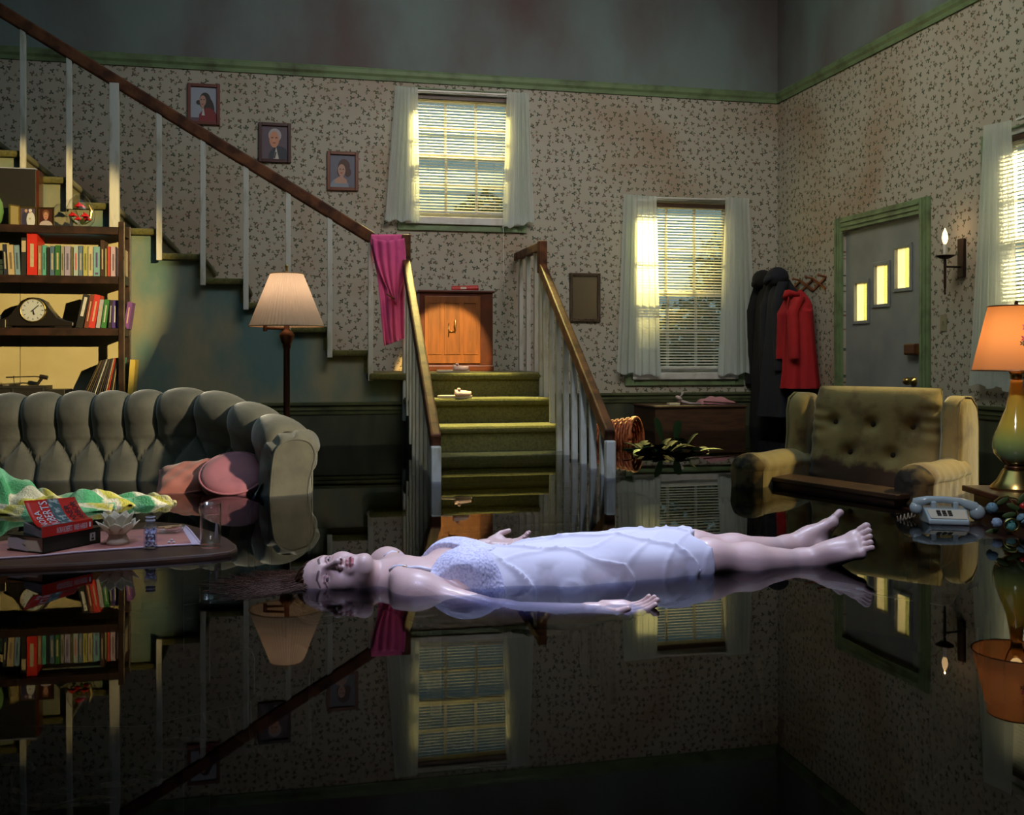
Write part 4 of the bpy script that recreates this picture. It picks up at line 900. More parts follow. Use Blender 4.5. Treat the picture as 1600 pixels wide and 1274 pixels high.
def armchair():
    r = cthing('armchair', 'mustard velvet wing armchair sunk in the water by the door', 'armchair', 1.82, 5.2, FL, R(-42)); zo = FL
    B = [(-.20, .30), (0, .295), (.20, .29), (-.11, .15), (.11, .148)]
    def cf(u, v):
        a = u * 2 - 1; b = v * 2 - 1
        hw = .335 * (1 - .05 * (abs(b) ** 4)) ; x_ = a * hw * (1.0 if abs(a) < .98 else .99); z_ = .17 + b * .315
        sq = ((1 - abs(a) ** 5) * (1 - abs(b) ** 5)) ** .45
        bulge = .075 * sq; dmp = 0
        for bx_, bz in B:
            d2 = ((x_ - bx_) ** 2 + (z_ - bz) ** 2); dmp += .035 * math.exp(-d2 / .0011) + .012 * math.exp(-d2 / .008)
        pleat = .010 * max(0, abs(a) - .6) * sin(z_ * 85 + 3 * a + 2 * sin(z_ * 20)) * 2
        return Vector((x_, (z_ - .17) * .16 + .02 - bulge + dmp - pleat, z_ - zo))
    def cfb(u, v): p = cf(u, v); a = u * 2 - 1; b = v * 2 - 1; p.y = (p.z + zo - .17) * .16 + .02 + .07 * ((1 - abs(a) ** 6) * (1 - abs(b) ** 6)) ** .5; return p
    def wet(u, v): return 0
    m = MB().grid(cf, 56, 56); m.grid(cfb, 20, 20, 0)
    # wet lower part of the cushion in darker velvet
    for i, f in enumerate(m.f):
        c_ = sum((Vector(m.v[k]) for k in f), Vector()) / len(f); lim = .095 + .02 * sin(c_.x * 14) + .012 * sin(c_.x * 47) - c_.x * .06
        if c_.z + zo < lim: m.m[i] = 1
    obj('back_cushion', m, [M_tide, M_tide], r, smooth=True)
    for bx_, bz in B: p = cf((bx_ / .335 + 1) / 2, ((bz - .17) / .315 + 1) / 2); obj('button', MB().ell(p + Vector((0, -.004, 0)), (.014, .009, .014), 10, 6), M_chairwet, r, smooth=True)
    obj('back_frame', MB().prism([(-.36, .09), (.36, .09), (.34, .24), (-.34, .24)], .0, .92).xf(Matrix.Shear('XY', 4, (0, 0))), M_chair, r, bevel=.05)
    for s in (-1, 1):
        # wing: side outline in (y, z), thick in x
        out_ = [(-.10, -.5), (-.11, .02), (-.08, .12), (-.055, .25), (-.06, .36), (-.035, .425), (.03, .45), (.12, .445), (.20, .40), (.22, .3), (.22, -.5)]
        wg = obj('wing', MB().extr([(s * .345, y_, z_ - zo) for y_, z_ in out_], (s * .105, 0, 0)), M_chair, r, bevel=.038)
        wg.modifiers['bevel'].segments = 4
        for p_ in wg.data.polygons: p_.use_smooth = True
        obj('piping', MB().tube([(s * .452 - s * .012, y_ * .96, z_ - zo - .004) for y_, z_ in out_[1:]], .005, 6), M_chair, wg, smooth=True)
        def arm(u, v, s=s):
            a = 2 * pi * u; yy = .0 - .60 * v; e = (1 - max(0, (v - .8) / .2) ** 2.5) ** .5 if v < 1 else 0
            e = max(e, .0); rad = .088 * (.9 + .1 * v) * (.25 + .75 * e if v > .8 else 1)
            cx_ = s * (.40 + .01 * v); top_ = sin(a)
            z_ = .075 + (rad * top_ if top_ > 0 else top_ * .42) - .0 * v
            return Vector((cx_ + rad * cos(a) * (1.05 if top_ > 0 else .95) + .0015 * sin(v * 40 + a * 2), yy + .004 * sin(a * 5), z_ - zo + .004 * sin(v * 9 + s)))
        m = MB().grid(arm, 28, 30); m.add([arm(k / 28, 1) for k in range(28)], [tuple(range(28))])
        for i, f in enumerate(m.f):
            c_ = sum((Vector(m.v[k]) for k in f), Vector()) / len(f); q = sin(c_.y * 31 + s) + sin(c_.x * 60 + c_.z * 25)
            if c_.y < -.515: m.m[i] = 1
        obj('arm', m, [M_chair, M_cap], r, smooth=True)
    obj('seat', MB().bb((-.33, -.55, .16), (.33, .05, .50)), M_chairwet, r, bevel=.04)
    return r
armchair()
# dark plank
A_ = Wz(1161, 752, 0); B_ = Wz(1400, 789, 0); d_ = (B_ - A_).normalized(); n_ = Vector((-d_.y, d_.x, 0))
if n_.dot(c2r(0, 1, 0)) < 0: n_ = -n_
pl = thing('floating_board', 'dark wooden board floating in front of the mustard armchair', 'board', A_)
pts = [Vector((0, 0, -.06)), (B_ - A_) + Vector((0, 0, -.06)), (B_ - A_) + n_ * .20 + Vector((0, 0, -.06)), n_ * .20 + Vector((0, 0, -.06))]
obj('board_top', MB().extr([p + Vector((0, 0, .08)) for p in pts], (0, 0, .022)), M_brown, pl, bevel=.004)
obj('apron', MB().extr([pts[0] + n_ * .01 + d_ * .01, pts[1] + n_ * .01 - d_ * .02, pts[2] - n_ * .01 - d_ * .02, pts[3] - n_ * .01 + d_ * .01], (0, 0, .08)), M_dark, pl)

# ------------------------------------------------------------ low chest under the tall window
YC0 = 8.32
cxa = onY(1024, 650, YC0).x; cxb = onY(1166, 650, YC0).x; cz = onY(1090, 634, YC0).z
ch = thing('low_chest', 'low brown chest standing in the water under the tall window', 'chest', ((cxa + cxb) / 2, 8.6, FL)); hw = (cxb - cxa) / 2
obj('body', MB().bb((-hw, -.27, .02), (hw, .27, cz - FL - .02)), M_brown, ch, bevel=.005); obj('lid', MB().bb((-hw - .012, -.285, cz - FL - .02), (hw + .012, .28, cz - FL)), M_brown, ch, bevel=.006)
p = onY(1120, 634, 8.5)
pc = thing('pink_cloth', 'folded pale pink cloth on the low chest', 'cloth', (p.x, 8.55, cz))
obj('fold', MB().grid(lambda u, v: Vector(((u - .5) * .34 * (1 - .2 * v), (v - .5) * .22, .065 * (sin(pi * u) * sin(pi * v)) ** .4 + .006 * sin(u * 20))), 24, 14), mat('pale_pink', (.42, .19, .24), .8), pc, smooth=True, solid=.004)
obj('twig', MB().tube([(-.16, -.13, .03), (0, -.14, .02), (.16, -.12, .008)], .006, 6), M_brown, pc)
p = onY(1062, 634, 8.45)
fg = thing('figurine', 'small pale figurine lying among scraps on the low chest', 'figurine', (p.x, 8.47, cz))
obj('body', MB().ell((0, 0, .06), (.035, .025, .018), 12, 8, Matrix.Rotation(.5, 3, 'Y')).tube([(.01, 0, .07), (.03, 0, .09), (.035, 0, .115)], [.008, .008, .012], 8).tube([(.0, 0, .05), (.03, 0, .03), (.10, 0, .012), (.24, 0, .008)], [.012, .014, .012, .005], 8), mat('pale_ceramic', (.5, .42, .44), .4), fg, smooth=True)
obj('foot', MB().lathe([(.03, 0), (.025, .02), (.008, .045)], n=12), M_brown, fg)
tag(obj('yellow_card', MB().box((onY(1052, 632, 8.4).x, 8.40, cz + .012), (.10, .06, .02)), M_paper, bevel=.003), 'small yellow card at the left end of the low chest', 'card')

# ------------------------------------------------------------ overturned wicker basket and the floating plant
bs = cthing('wicker_basket', 'overturned orange wicker basket floating beside the low chest', 'basket', px2c(965, 7.6), 7.6, .03, R(12))
M_wick = mat('wicker', (.50, .13, .04), .6, var=(40, (.22, .05, .02), .4, .6)); m = MB()
ax = Vector((.80, -.60, .06)).normalized(); e1 = ax.cross(Vector((0, 0, 1))).normalized(); e2 = ax.cross(e1)
for k in range(14):
    t_ = k / 13; rr_ = .125 + .03 * t_; c_ = ax * (-.13 + .27 * t_)
    m.tube([c_ + (e1 * cos(a) + e2 * sin(a)) * (rr_ + .006 * sin(10 * a + k * pi)) for a in [2 * pi * i / 60 for i in range(61)]], .0105, 5, cap=False)
obj('weave', m, M_wick, bs, smooth=True)
m = MB()
for i in range(20):
    a = 2 * pi * i / 20; m.tube([ax * -.135 + (e1 * cos(a) + e2 * sin(a)) * .122, ax * .145 + (e1 * cos(a) + e2 * sin(a)) * .155], .005, 5)
obj('stake', m, M_wick, bs); obj('bottom', MB().lathe([(.0001, 0), (.115, 0)], ax * -.13, 24, axis=ax), M_wick, bs, solid=.01)
obj('rim', MB().tube([ax * .145 + (e1 * cos(a) + e2 * sin(a)) * .156 for a in [2 * pi * i / 40 for i in range(41)]], .014, 6), M_wick, bs, smooth=True)
pt = cthing('floating_plant', 'dark broad-leaved house plant spilled into the water by the basket', 'plant', px2c(1045, 7.0), 7.0, 0)
rg = random.Random(12); M_pl = mat('plant_leaf', (.010, .026, .008), .85, spec=.1); M_pl2 = mat('bright_leaf', (.03, .12, .03), .7, spec=.2)
def leaf(base, d, L_, w_, mt, name='leaf', droop=.3):
    d = Vector(d).normalized(); sd = d.cross(Vector((0, 0, 1))).normalized(); b_ = Vector(base)
    def fn(u, v):
        a = (v * 2 - 1); wd = w_ * sin(pi * min(1, u * .93 + .05)) ** .8
        return b_ + d * L_ * u + sd * a * wd + Vector((0, 0, -droop * L_ * u * u + abs(a) * wd * .35))
    obj(name, MB().grid(fn, 8, 4), mt, pt, smooth=True, fixn=False)
for i in range(34):
    a = rg.random() * 6.28; e = rg.random() * .7 + .02; bx = rg.uniform(-.22, .2)
    leaf((bx, rg.uniform(-.12, .2), rg.uniform(-.01, .02)), (cos(a), sin(a) * .6, e), rg.uniform(.10, .19), rg.uniform(.022, .038), M_pl)
leaf((.20, -.1, .01), (1, .05, .12), .16, .03, M_pl2, droop=.1); leaf((-.18, -.1, .01), (-.5, -.5, .15), .12, .025, M_pl2); leaf((.08, .2, .05), (.15, .3, 1), .22, .03, M_pl); leaf((-.02, .2, .05), (-.15, .3, 1), .25, .03, M_pl); leaf((.12, 0, .03), (.5, .1, .8), .16, .03, M_pl)
obj('stem', MB().tube([(-.3, .1, .0), (-.1, .03, .02), (.1, 0, .02), (.22, -.05, .01)], .007, 6), M_pl, pt)

# ------------------------------------------------------------ coats on the rack
rk = thing('coat_rack', 'wooden lattice peg rack on the right wall above the coats', 'coat rack', (XR - .012, 8.45, 1.30)); M_rk = mat('rack_wood', (.24, .08, .03), .45)
ys_ = [onX(px, 440, XR).y for px in (1232, 1252, 1272, 1292)]; zt_ = onX(1262, 437, XR).z; zb_ = onX(1262, 455, XR).z
for a, b in zip(ys_, ys_[1:]):
    obj('lattice_slat', MB().beam((0, a - 8.45, zt_ - 1.3), (0, b - 8.45, zb_ - 1.3), .02, .01, up=(1, 0, 0)), M_rk, rk); obj('lattice_slat', MB().beam((.006, a - 8.45, zb_ - 1.3), (.006, b - 8.45, zt_ - 1.3), .02, .01, up=(1, 0, 0)), M_rk, rk)
for y_ in ys_: obj('peg', MB().lathe([(.009, 0), (.009, .06), (.017, .07), (.0, .085)], (0, y_ - 8.45, zt_ - 1.3), 10, axis=(-1, 0, .2)), M_rk, rk, smooth=True)
def coat(label, y, ztop, zbot, wt, wb, dt, db, m_, seed, hood=0):
    r = thing('coat', label, 'coat', (XR - .185, y, ztop)); L_ = ztop - zbot; rg_ = random.Random(seed); f1, f2 = rg_.random() * 6, rg_.random() * 6
    def fn(u, v):
        a = 2 * pi * u; sh = min(1, (v / .12)) ** .6; ww = (wt * sh * (1 - .0 * v) + (wb - wt) * v); dd = dt * sh + (db - dt) * v
        fold = 1 + .13 * v * sin(a * 5 + f1 + v) + .06 * v * sin(a * 11 + f2)
        return Vector((-dd * cos(a) * fold, ww * sin(a) * fold, -L_ * v + (-.05 * abs(sin(a)) * (1 - v) if v < .2 else 0)))
    o = obj('coat_body', MB().grid(fn, 64, 30), m_, r, smooth=True)
    def slv(s):
        return MB().grid(lambda u, v: Vector((-.10 * (.3 + .7 * min(1, v * 4)) - .05 * cos(2 * pi * u) * (1 - .2 * v) - .02, s * (wt * .75 + .05 * v + .0) + .05 * sin(2 * pi * u) * (1 + .08 * sin(v * 30)), -.07 - (L_ * .62) * v)), 20, 20)
    for s in (-1, 1): obj('sleeve', slv(s), m_, r, smooth=True)
    obj('collar', MB().tube([(-.03, -wt * .4, -.05), (-dt - .03, -wt * .22, -.03), (-dt - .05, 0, -.07), (-dt - .03, wt * .22, -.03), (-.03, wt * .4, -.05)], [.02, .028, .03, .028, .02], 8), m_, r, smooth=True)
    if hood: obj('hood', MB().ell((-.06, 0, -.02), (.10, .10, .09), 16, 10), m_, r, smooth=True)
    return r
Mrc = mat('red_canvas', (.36, .004, .010), .8, bump=(9, .3), var=(5, (.24, .003, .008), .5, .8)); Mkc = mat('black_wool', (.003, .003, .0035), .9, bump=(30, .3)); Mbc = mat('navy_wool', (.007, .009, .017), .9, bump=(12, .4))
coat('long black coat hanging nearest the corner', onX(1232, 500, XR).y + .02, onX(1220, 436, XR).z, -.1, .14, .24, .10, .17, Mkc, 1, 1)
coat('dark navy coat hanging between the black and red coats', onX(1258, 500, XR).y + .05, onX(1255, 430, XR).z, onX(1255, 650, XR).z, .13, .22, .12, .20, Mbc, 2, 1)
rc_ = coat('bright red coat hanging beside the front door', onX(1288, 500, XR).y + .08, onX(1288, 452, XR).z, onX(1288, 607, XR).z, .10, .15, .09, .16, Mrc, 5, 0)
obj('front_placket', MB().tube([(-.12, -.02, -.06), (-.155, -.03, -.3), (-.18, -.03, -.6), (-.185, -.03, -.86)], .006, 5), Mrc, rc_)

# ------------------------------------------------------------ candle sconce and switch
yS = onX(1505, 400, XR).y
sc = thing('wall_sconce', 'dark iron candle sconce with one glowing bulb right of the door', 'sconce', (XR - .012, yS, onX(1505, 404, XR).z)); sz = sc.location.z
Mir = mat('dark_iron', (.035, .016, .012), .4, .5); z1 = onX(1505, 373, XR).z - sz; z2 = onX(1505, 434, XR).z - sz
obj('backplate', MB().bb((-.012, -.034, z2), (.012, .034, z1)), Mir, sc, bevel=.006)
xa = -.13
obj('arm', MB().tube([(0, 0, -.06), (xa, 0, -.06)], .007, 8).tube([(xa, 0, -.22), (xa, 0, -.20), (xa, 0, -.05), (xa, 0, .0)], [.004, .009, .010, .009], 8), Mir, sc, smooth=True)
obj('finial', MB().lathe([(.0, -.255), (.008, -.245), (.004, -.23), (.008, -.22)], (xa, 0, 0), 10), Mir, sc, smooth=True)
obj('drip_pan', MB().lathe([(.008, -.01), (.03, -.005), (.06, .012), (.063, .018), (.03, .008), (.008, .006)], (xa, 0, 0), 24), Mir, sc, smooth=True)
obj('candle_tube', MB().lathe([(.012, .01), (.013, .095), (.0, .096)], (xa, 0, 0), 16), mat('candle_white', (.55, .50, .48), .5), sc, smooth=True)
obj('flame_bulb', MB().lathe([(.008, .095), (.017, .115), (.021, .14), (.016, .17), (.006, .195), (.0005, .205)], (xa, 0, 0), 16), mat('flame_glass', (1, .8, .5), .3, emis=((1, .62, .28), 3.2)), sc, smooth=True)
light('POINT', 'sconce_bulb', (XR - .012 + xa, yS, sz + .212), None, .4, (1, .62, .3), .004)
p = onX(1475, 505, XR); sw = thing('light_switch', 'small beige light switch plate between door and sconce', 'light switch', (XR - .004, p.y, p.z))
obj('plate', MB().bb((-.004, -.035, -.06), (.0035, .035, .06)), mat('switch_beige', (.26, .24, .14), .5), sw, bevel=.003); obj('toggle', MB().bb((-.014, -.006, -.012), (-.004, .006, .012)), bpy.data.materials['switch_beige'], sw)

# ------------------------------------------------------------ end table, lamp, telephone, flowers
et = cthing('end_table', 'red mahogany two-tier end table under the orange lamp', 'table', 2.2, 4.1, FL); l0 = (-2.2, -4.1, -FL)
obj('upper_top', MB().bb((1.915, 3.72, .065), (2.62, 4.39, .09)).shift(l0), M_cherry, et, bevel=.005)
obj('side_panel', MB().bb((1.95, 3.76, .02), (1.975, 4.35, .065)).shift(l0), M_cherry, et)
obj('side_panel', MB().bb((1.95, 4.32, .02), (2.6, 4.345, .065)).shift(l0), M_cherry, et)
obj('lower_top', MB().bb((1.66, 3.62, -.028), (2.62, 4.39, -.004)).shift(l0), M_cherry, et, bevel=.004)
for x_, y_ in ((1.72, 3.68), (1.72, 4.33), (2.56, 3.68), (2.56, 4.33)): obj('leg', MB().bb((x_ - .025, y_ - .025, FL), (x_ + .025, y_ + .025, -.028)).shift(l0), M_cherry, et)
tl = cthing('table_lamp', 'yellow-green glazed vase lamp with a glowing orange shade', 'lamp', 2.085, 4.26, .09); q = .90
obj('base', MB().lathe([(.0, 0), (.10, 0), (.10, .008), (.075, .035), (.055, .075), (.05, .082), (.035, .084)], n=36), M_brass, tl, smooth=True)
obj('neck_ring', MB().lathe([(.03, .08), (.045, .085), (.045, .095), (.03, .10)], n=24), M_bronze, tl, smooth=True)
gl = mat('yellow_green_glaze', (.70, .50, .07), .12, coat=1.0)
nt = gl.node_tree; N = nt.nodes; L = nt.links; tc = N.new('ShaderNodeTexCoord'); sp_ = N.new('ShaderNodeSeparateXYZ'); mr_ = N.new('ShaderNodeMapRange'); rp = N.new('ShaderNodeValToRGB')
mr_.inputs[1].default_value = .1; mr_.inputs[2].default_value = .45; L.new(tc.outputs['Object'], sp_.inputs[0]); L.new(sp_.outputs[2], mr_.inputs[0]); L.new(mr_.outputs[0], rp.inputs[0]); L.new(rp.outputs[0], N['Principled BSDF'].inputs['Base Color'])
rp.color_ramp.elements[0].color = (.13, .11, .04, 1); rp.color_ramp.elements[1].color = (.78, .50, .06, 1); e = rp.color_ramp.elements.new(.12); e.color = (.20, .32, .14, 1); e = rp.color_ramp.elements.new(.30); e.color = (.46, .50, .12, 1); e = rp.color_ramp.elements.new(.45); e.color = (.72, .56, .08, 1)
obj('vase_body', MB().lathe([(.03, .095), (.055, .11), (.085, .145), (.092, .175), (.088, .21), (.065, .27), (.042, .33), (.030, .39), (.024, .435), (.024, .45), (.0, .45)], n=40), gl, tl, smooth=True)
obj('socket', MB().lathe([(.012, .45), (.022, .455), (.024, .485), (.018, .50), (.012, .51)], n=20), M_brass, tl, smooth=True)
obj('harp', MB().tube([(-.03 * sin(t_) * (1 + .3 * sin(t_)) * 1.5, 0, .46 + .30 * (1 - cos(t_)) / 2) for t_ in [pi * i / 16 for i in range(17)]], .003, 5).tube([(.03 * sin(t_) * (1 + .3 * sin(t_)) * 1.5, 0, .46 + .30 * (1 - cos(t_)) / 2) for t_ in [pi * i / 16 for i in range(17)]], .003, 5), M_bronze, tl)
osh = mat('orange_shade', (.78, .38, .17), .8, trans=.5)
shd = obj('shade', MB().lathe([(.170, .490), (.108, .755)], n=64), osh, tl, smooth=True)
obj('rim', MB().tube([(cos(a) * .171, sin(a) * .171, .49) for a in [2 * pi * i / 48 for i in range(49)]], .003, 5), M_bronze, shd); obj('rim', MB().tube([(cos(a) * .109, sin(a) * .109, .755) for a in [2 * pi * i / 48 for i in range(49)]], .003, 5), M_bronze, shd)
obj('spider', MB().tube([(-.108, 0, .752), (0, 0, .76), (.108, 0, .752)], .002, 5).lathe([(.01, .755), (.006, .775), (.0, .78)], n=10), M_bronze, tl)
fm = MB(); fl_ = []
def shpt(ang, z_, off=.002): rr_ = .170 + (.108 - .170) * (z_ - .49) / .265 + off; return Vector((rr_ * cos(ang), rr_ * sin(ang), z_))
for a0, z0, s_, mi in ((-97, .70, .020, 0), (-101, .665, .018, 1), (-104, .62, .016, 0), (-93, .645, .014, 1), (-107, .60, .013, 2), (-95, .59, .012, 2)):
    for k in range(5):
        a = 2 * pi * k / 5; pts = []
        for da, rr_ in ((-.45, .55), (0, 1), (.45, .55)): pts.append(shpt(R(a0) + s_ * rr_ * cos(a + da) / .14, z0 + s_ * rr_ * sin(a + da)))
        fm.poly3([shpt(R(a0), z0)] + pts, mi)
obj('painted_flowers', fm, [mat('flower_magenta', (.55, .03, .20), .6), mat('flower_pink', (.60, .12, .35), .6), mat('flower_leaf', (.06, .05, .02), .6)], shd, fixn=False)
obj('painted_stem', MB().tube([shpt(R(a), z_, .0015) for a, z_ in ((-92, .70), (-95, .66), (-97, .62), (-94, .58), (-90, .57))], .001, 4), bpy.data.materials['flower_leaf'], shd)
obj('bulb', MB().ell((0, 0, .56), (.03, .03, .045), 14, 10), mat('lit_bulb', (1, .8, .5), .3, emis=((1, .62, .25), 4)), tl, smooth=True)
light('POINT', 'table_lamp_bulb', c2r(2.085, 4.26, .09 + .62), None, 1.8, (1, .66, .28), .035)
# telephone
ph = cthing('telephone', 'pale blue push-button telephone floating left of the end table', 'telephone', 1.67, 3.97, -.012, R(-12)); Mph = mat('phone_blue', (.36, .43, .46), .25, coat=.5)
bd = MB(); vs = [(-.075, -.085, .012), (.07, -.085, .012), (.085, .07, .0), (-.085, .07, 0), (-.075, -.085, .030), (.07, -.085, .030), (.078, .0, .062), (-.078, .0, .062), (.08, .065, .066), (-.08, .065, .066)]
bd.add(vs, [(3, 2, 1, 0), (0, 1, 5, 4), (4, 5, 6, 7), (7, 6, 8, 9), (3, 9, 8, 2), (1, 2, 8, 6, 5), (0, 4, 7, 9, 3)])
b_ = obj('body', bd, Mph, ph, bevel=.006)
fp = obj('face_plate', MB().add([(-.066, -.078, .035), (.062, -.078, .035), (.068, -.012, .059), (-.070, -.012, .059)], [(0, 1, 2, 3)]), mat('phone_plate', (.50, .46, .38), .4), b_, solid=.003)
for j in range(3):
    for i in range(3):
        y_ = -.03 - j * .014; z_ = .035 + (y_ + .078) * .364 + .003
        obj('key', MB().box((-.012 + (i - 1) * .02, y_, z_), (.014, .009, .006), Matrix.Rotation(.35, 3, 'X')), M_black, b_)
for s in (-1, 1): obj('cradle', MB().box((s * .04, .025, .073), (.02, .04, .03)), Mph, b_, bevel=.005)
hs = MB(); hs.tube([(-.105, .035, .055), (-.10, .03, .08), (-.06, .028, .092), (0, .026, .094), (.06, .024, .088), (.105, .02, .07), (.125, .02, .045)], [.016, .021, .015, .0135, .015, .022, .022], 12)
hs.ell((-.103, .028, .058), (.024, .024, .026), 14, 9).ell((.118, .02, .048), (.030, .028, .032), 14, 9)
obj('handset', hs, Mph, ph, smooth=True)
obj('coiled_cord', MB().tube([(-.10 - t_ * .012 + .0 , .03 + .011 * cos(t_ * 5.5), .035 + .011 * sin(t_ * 5.5) - t_ * .004) for t_ in [i / 10 for i in range(60)]], .0028, 5), mat('cord_tan', (.35, .27, .18), .5), ph, smooth=True)
# flowers in the foreground right
fw = cthing('silk_flowers', 'drifting spray of blue silk flowers with a red berry by the end table', 'flowers', 1.80, 3.74, 0)
rg = random.Random(5); Mb = [mat('blue_petal', (.12, .22, .28), .6), mat('pale_blue_petal', (.22, .30, .42), .6), mat('teal_petal', (.06, .22, .20), .6)]
for k, (x_, z_, s_) in enumerate(((-.055, .085, .03), (-.052, .035, .028), (-.005, .022, .033), (.04, .05, .03), (.085, .085, .032), (.07, .03, .03), (.11, .045, .03), (.13, .09, .03), (.02, .03, .025))):
    m = MB(); c_ = Vector((x_, rg.uniform(-.03, .03), z_))
    for i in range(7):
        d_ = Vector((rg.gauss(0, 1), -abs(rg.gauss(0, .8)) - .2, rg.gauss(0, 1))).normalized(); qq = Vector((0, 0, 1)).rotation_difference(d_).to_matrix()
        m.ell(c_ + d_ * s_ * .45, (s_ * .55, s_ * .45, s_ * .22), 8, 6, qq)
    obj('flower_head', m, Mb[k % 3], fw, smooth=True)
obj('ring', MB().tube([(-.005 + cos(a) * .026, -.04, .03 + sin(a) * .022) for a in [2 * pi * i / 24 for i in range(25)]], .004, 6), M_brass, fw)
obj('twig', MB().tube([(-.05, 0, .11), (-.03, 0, .125), (0, 0, .13), (.02, 0, .10), (.04, 0, .06)], .003, 5).tube([(.0, 0, .125), (.03, 0, .12), (.05, 0, .10)], .003, 5), M_brass, fw)
obj('red_berry', MB().ell((.045, -.02, .095), (.012, .012, .012), 12, 8), mat('berry_red', (.5, .015, .01), .2, coat=.5), fw, smooth=True)
for x_, z_, a in ((-.02, .11, .5), (.02, .09, -.4), (.005, .06, .2), (.09, .0, -.2), (-.06, .0, .3), (.05, .12, .9)): obj('leaf', MB().ell((x_, 0, z_), (.028, .004, .011), 8, 6, Matrix.Rotation(-a, 3, 'Y')), M_leaf, fw, smooth=True)

# ------------------------------------------------------------ coffee table and what lies on it
ZT = .016
ct = thing('coffee_table', 'dark surfboard-shaped coffee table floating at the left', 'table', Wz(150, 850, 0)); l = Vector(ct.location)
outl = [(-60, 889), (0, 885), (120, 880), (240, 873), (330, 866), (360, 862), (371, 857), (370, 851), (355, 840), (330, 829), (290, 818), (240, 815), (120, 822), (0, 838), (-60, 846)]
P3 = [Wz(a, b, ZT) - l for a, b in outl]
obj('tabletop', MB().prism([(p.x, p.y) for p in P3], ZT - .04, ZT), M_brown, ct, bevel=.008)
for a, b in ((20, 868), (320, 855), (280, 828), (10, 845)): q_ = Wz(a, b, ZT) - l; obj('leg', MB().beam((q_.x, q_.y, ZT - .04), (q_.x, q_.y, -.42), .03, .03), M_dark, ct)
rn = [(-60, 876), (0, 872.5), (60, 869), (120, 863), (200, 857), (260, 853), (313, 850), (306, 841), (298, 831), (290, 823), (240, 826), (120, 833), (0, 846), (-60, 853)]
R3 = [Wz(a, b, ZT + .004) for a, b in rn]; lr = Wz(150, 850, ZT)
ru = thing('table_runner', 'coral cloth runner with a lavender hem on the coffee table', 'runner', lr)
obj('cloth', MB().prism([((p - lr).x, (p - lr).y) for p in R3], .0005, .004), M_coral, ru)
e_ = MB(); e_.tube([Vector(((p - lr).x, (p - lr).y, .004)) for p in R3[:7]], .0032, 6); e_.tube([Vector(((p - lr).x, (p - lr).y, .004)) for p in R3[6:10]], .0045, 6); obj('hem', e_, M_hem, ru)
obj('end_band', MB().add([Vector((*(Wz(a, b, 0.0221) - lr).xy, .0048)) for a, b in ((313, 850.5), (300, 850.5), (284, 824), (291, 823.5))], [(0, 1, 2, 3)]), M_hem, ru)
def quadbox(A, B, C, z): a, b, c_ = Wz(*A, z), Wz(*B, z), Wz(*C, z); return a, b, c_, a + c_ - b
ZB = ZT + .005
a, b, c_, d_ = quadbox((11, 860), (68, 866), (157, 848), ZB)
k1 = thing('black_book', 'thick black library book under the red paperback', 'book', a); q4 = [p - a for p in (a, b, c_, d_)]; hB = .052
obj('cover', MB().extr(q4, (0, 0, .004)).extr([p + Vector((0, 0, hB - .004)) for p in q4], (0, 0, .004)).extr([q4[1], q4[2], q4[2] + (q4[3] - q4[2]) * .03, q4[1] + (q4[0] - q4[1]) * .03], (0, 0, hB)), mat('black_green_cloth', (.008, .014, .008), .4), k1)
ins = [q4[0].lerp(q4[3], .02) + (q4[1] - q4[0]) * .04, q4[1].lerp(q4[2], .02) - (q4[1] - q4[0]) * .03, q4[2].lerp(q4[1], .02), q4[3] + (q4[2] - q4[3]) * .04]
obj('pages', MB().extr([p + Vector((0, 0, .004)) for p in ins], (0, 0, hB - .008)), M_paper, k1)
fr_n = (q4[2] - q4[1]).cross(Vector((0, 0, 1))).normalized();
def onspine(u, z_, o=.0012): return q4[1].lerp(q4[2], u) + Vector((0, 0, z_)) + fr_n * o
obj('call_number_label', MB().add([onspine(.80, .012), onspine(.90, .012), onspine(.90, .038), onspine(.80, .038)], [(0, 1, 2, 3)]), mat('label_grey', (.35, .33, .32), .6), k1, fixn=False)
obj('label_print', MB().add([onspine(.825, .016, .0018), onspine(.875, .016, .0018), onspine(.875, .022, .0018), onspine(.825, .022, .0018)], [(0, 1, 2, 3)]).add([onspine(.84, .025, .0018), onspine(.86, .025, .0018), onspine(.86, .034, .0018), onspine(.84, .034, .0018)], [(0, 1, 2, 3)]), M_black, k1, fixn=False)
en = (q4[1] - q4[0]).cross(Vector((0, 0, 1))).normalized()
obj('torn_paper', MB().add([q4[0].lerp(q4[1], u) + Vector((0, 0, z_)) + en * .002 for u, z_ in ((.03, .01), (.25, .007), (.60, .004), (.50, .018), (.42, .026), (.55, .036), (.3, .044), (.04, .042))], [tuple(range(8))]), mat('torn_white', (.45, .45, .48), .7), k1, fixn=False)
ZP = ZB + hB + .001
a, b, c_, d_ = quadbox((37, 832), (65, 841), (144, 826), ZP)
rb = thing('red_paperback', 'red paperback with a curling cover on top of the black book', 'book', a); q4 = [p - a for p in (a, b, c_, d_)]; hP = .030
obj('pages', MB().extr(q4, (0, 0, hP)), M_paperg, rb)
Mrp = mat('paperback_red', (.55, .02, .012), .3)
sp_n = (q4[2] - q4[1]).cross(Vector((0, 0, 1))).normalized(); U_ = (q4[2] - q4[1]); V_ = (q4[0] - q4[1]); zz = Vector((0, 0, 1))
obj('spine', MB().extr([q4[1] + sp_n * .001, q4[2] + sp_n * .001, q4[2] + sp_n * .002, q4[1] + sp_n * .002], (0, 0, hP + .001)), Mrp, rb)
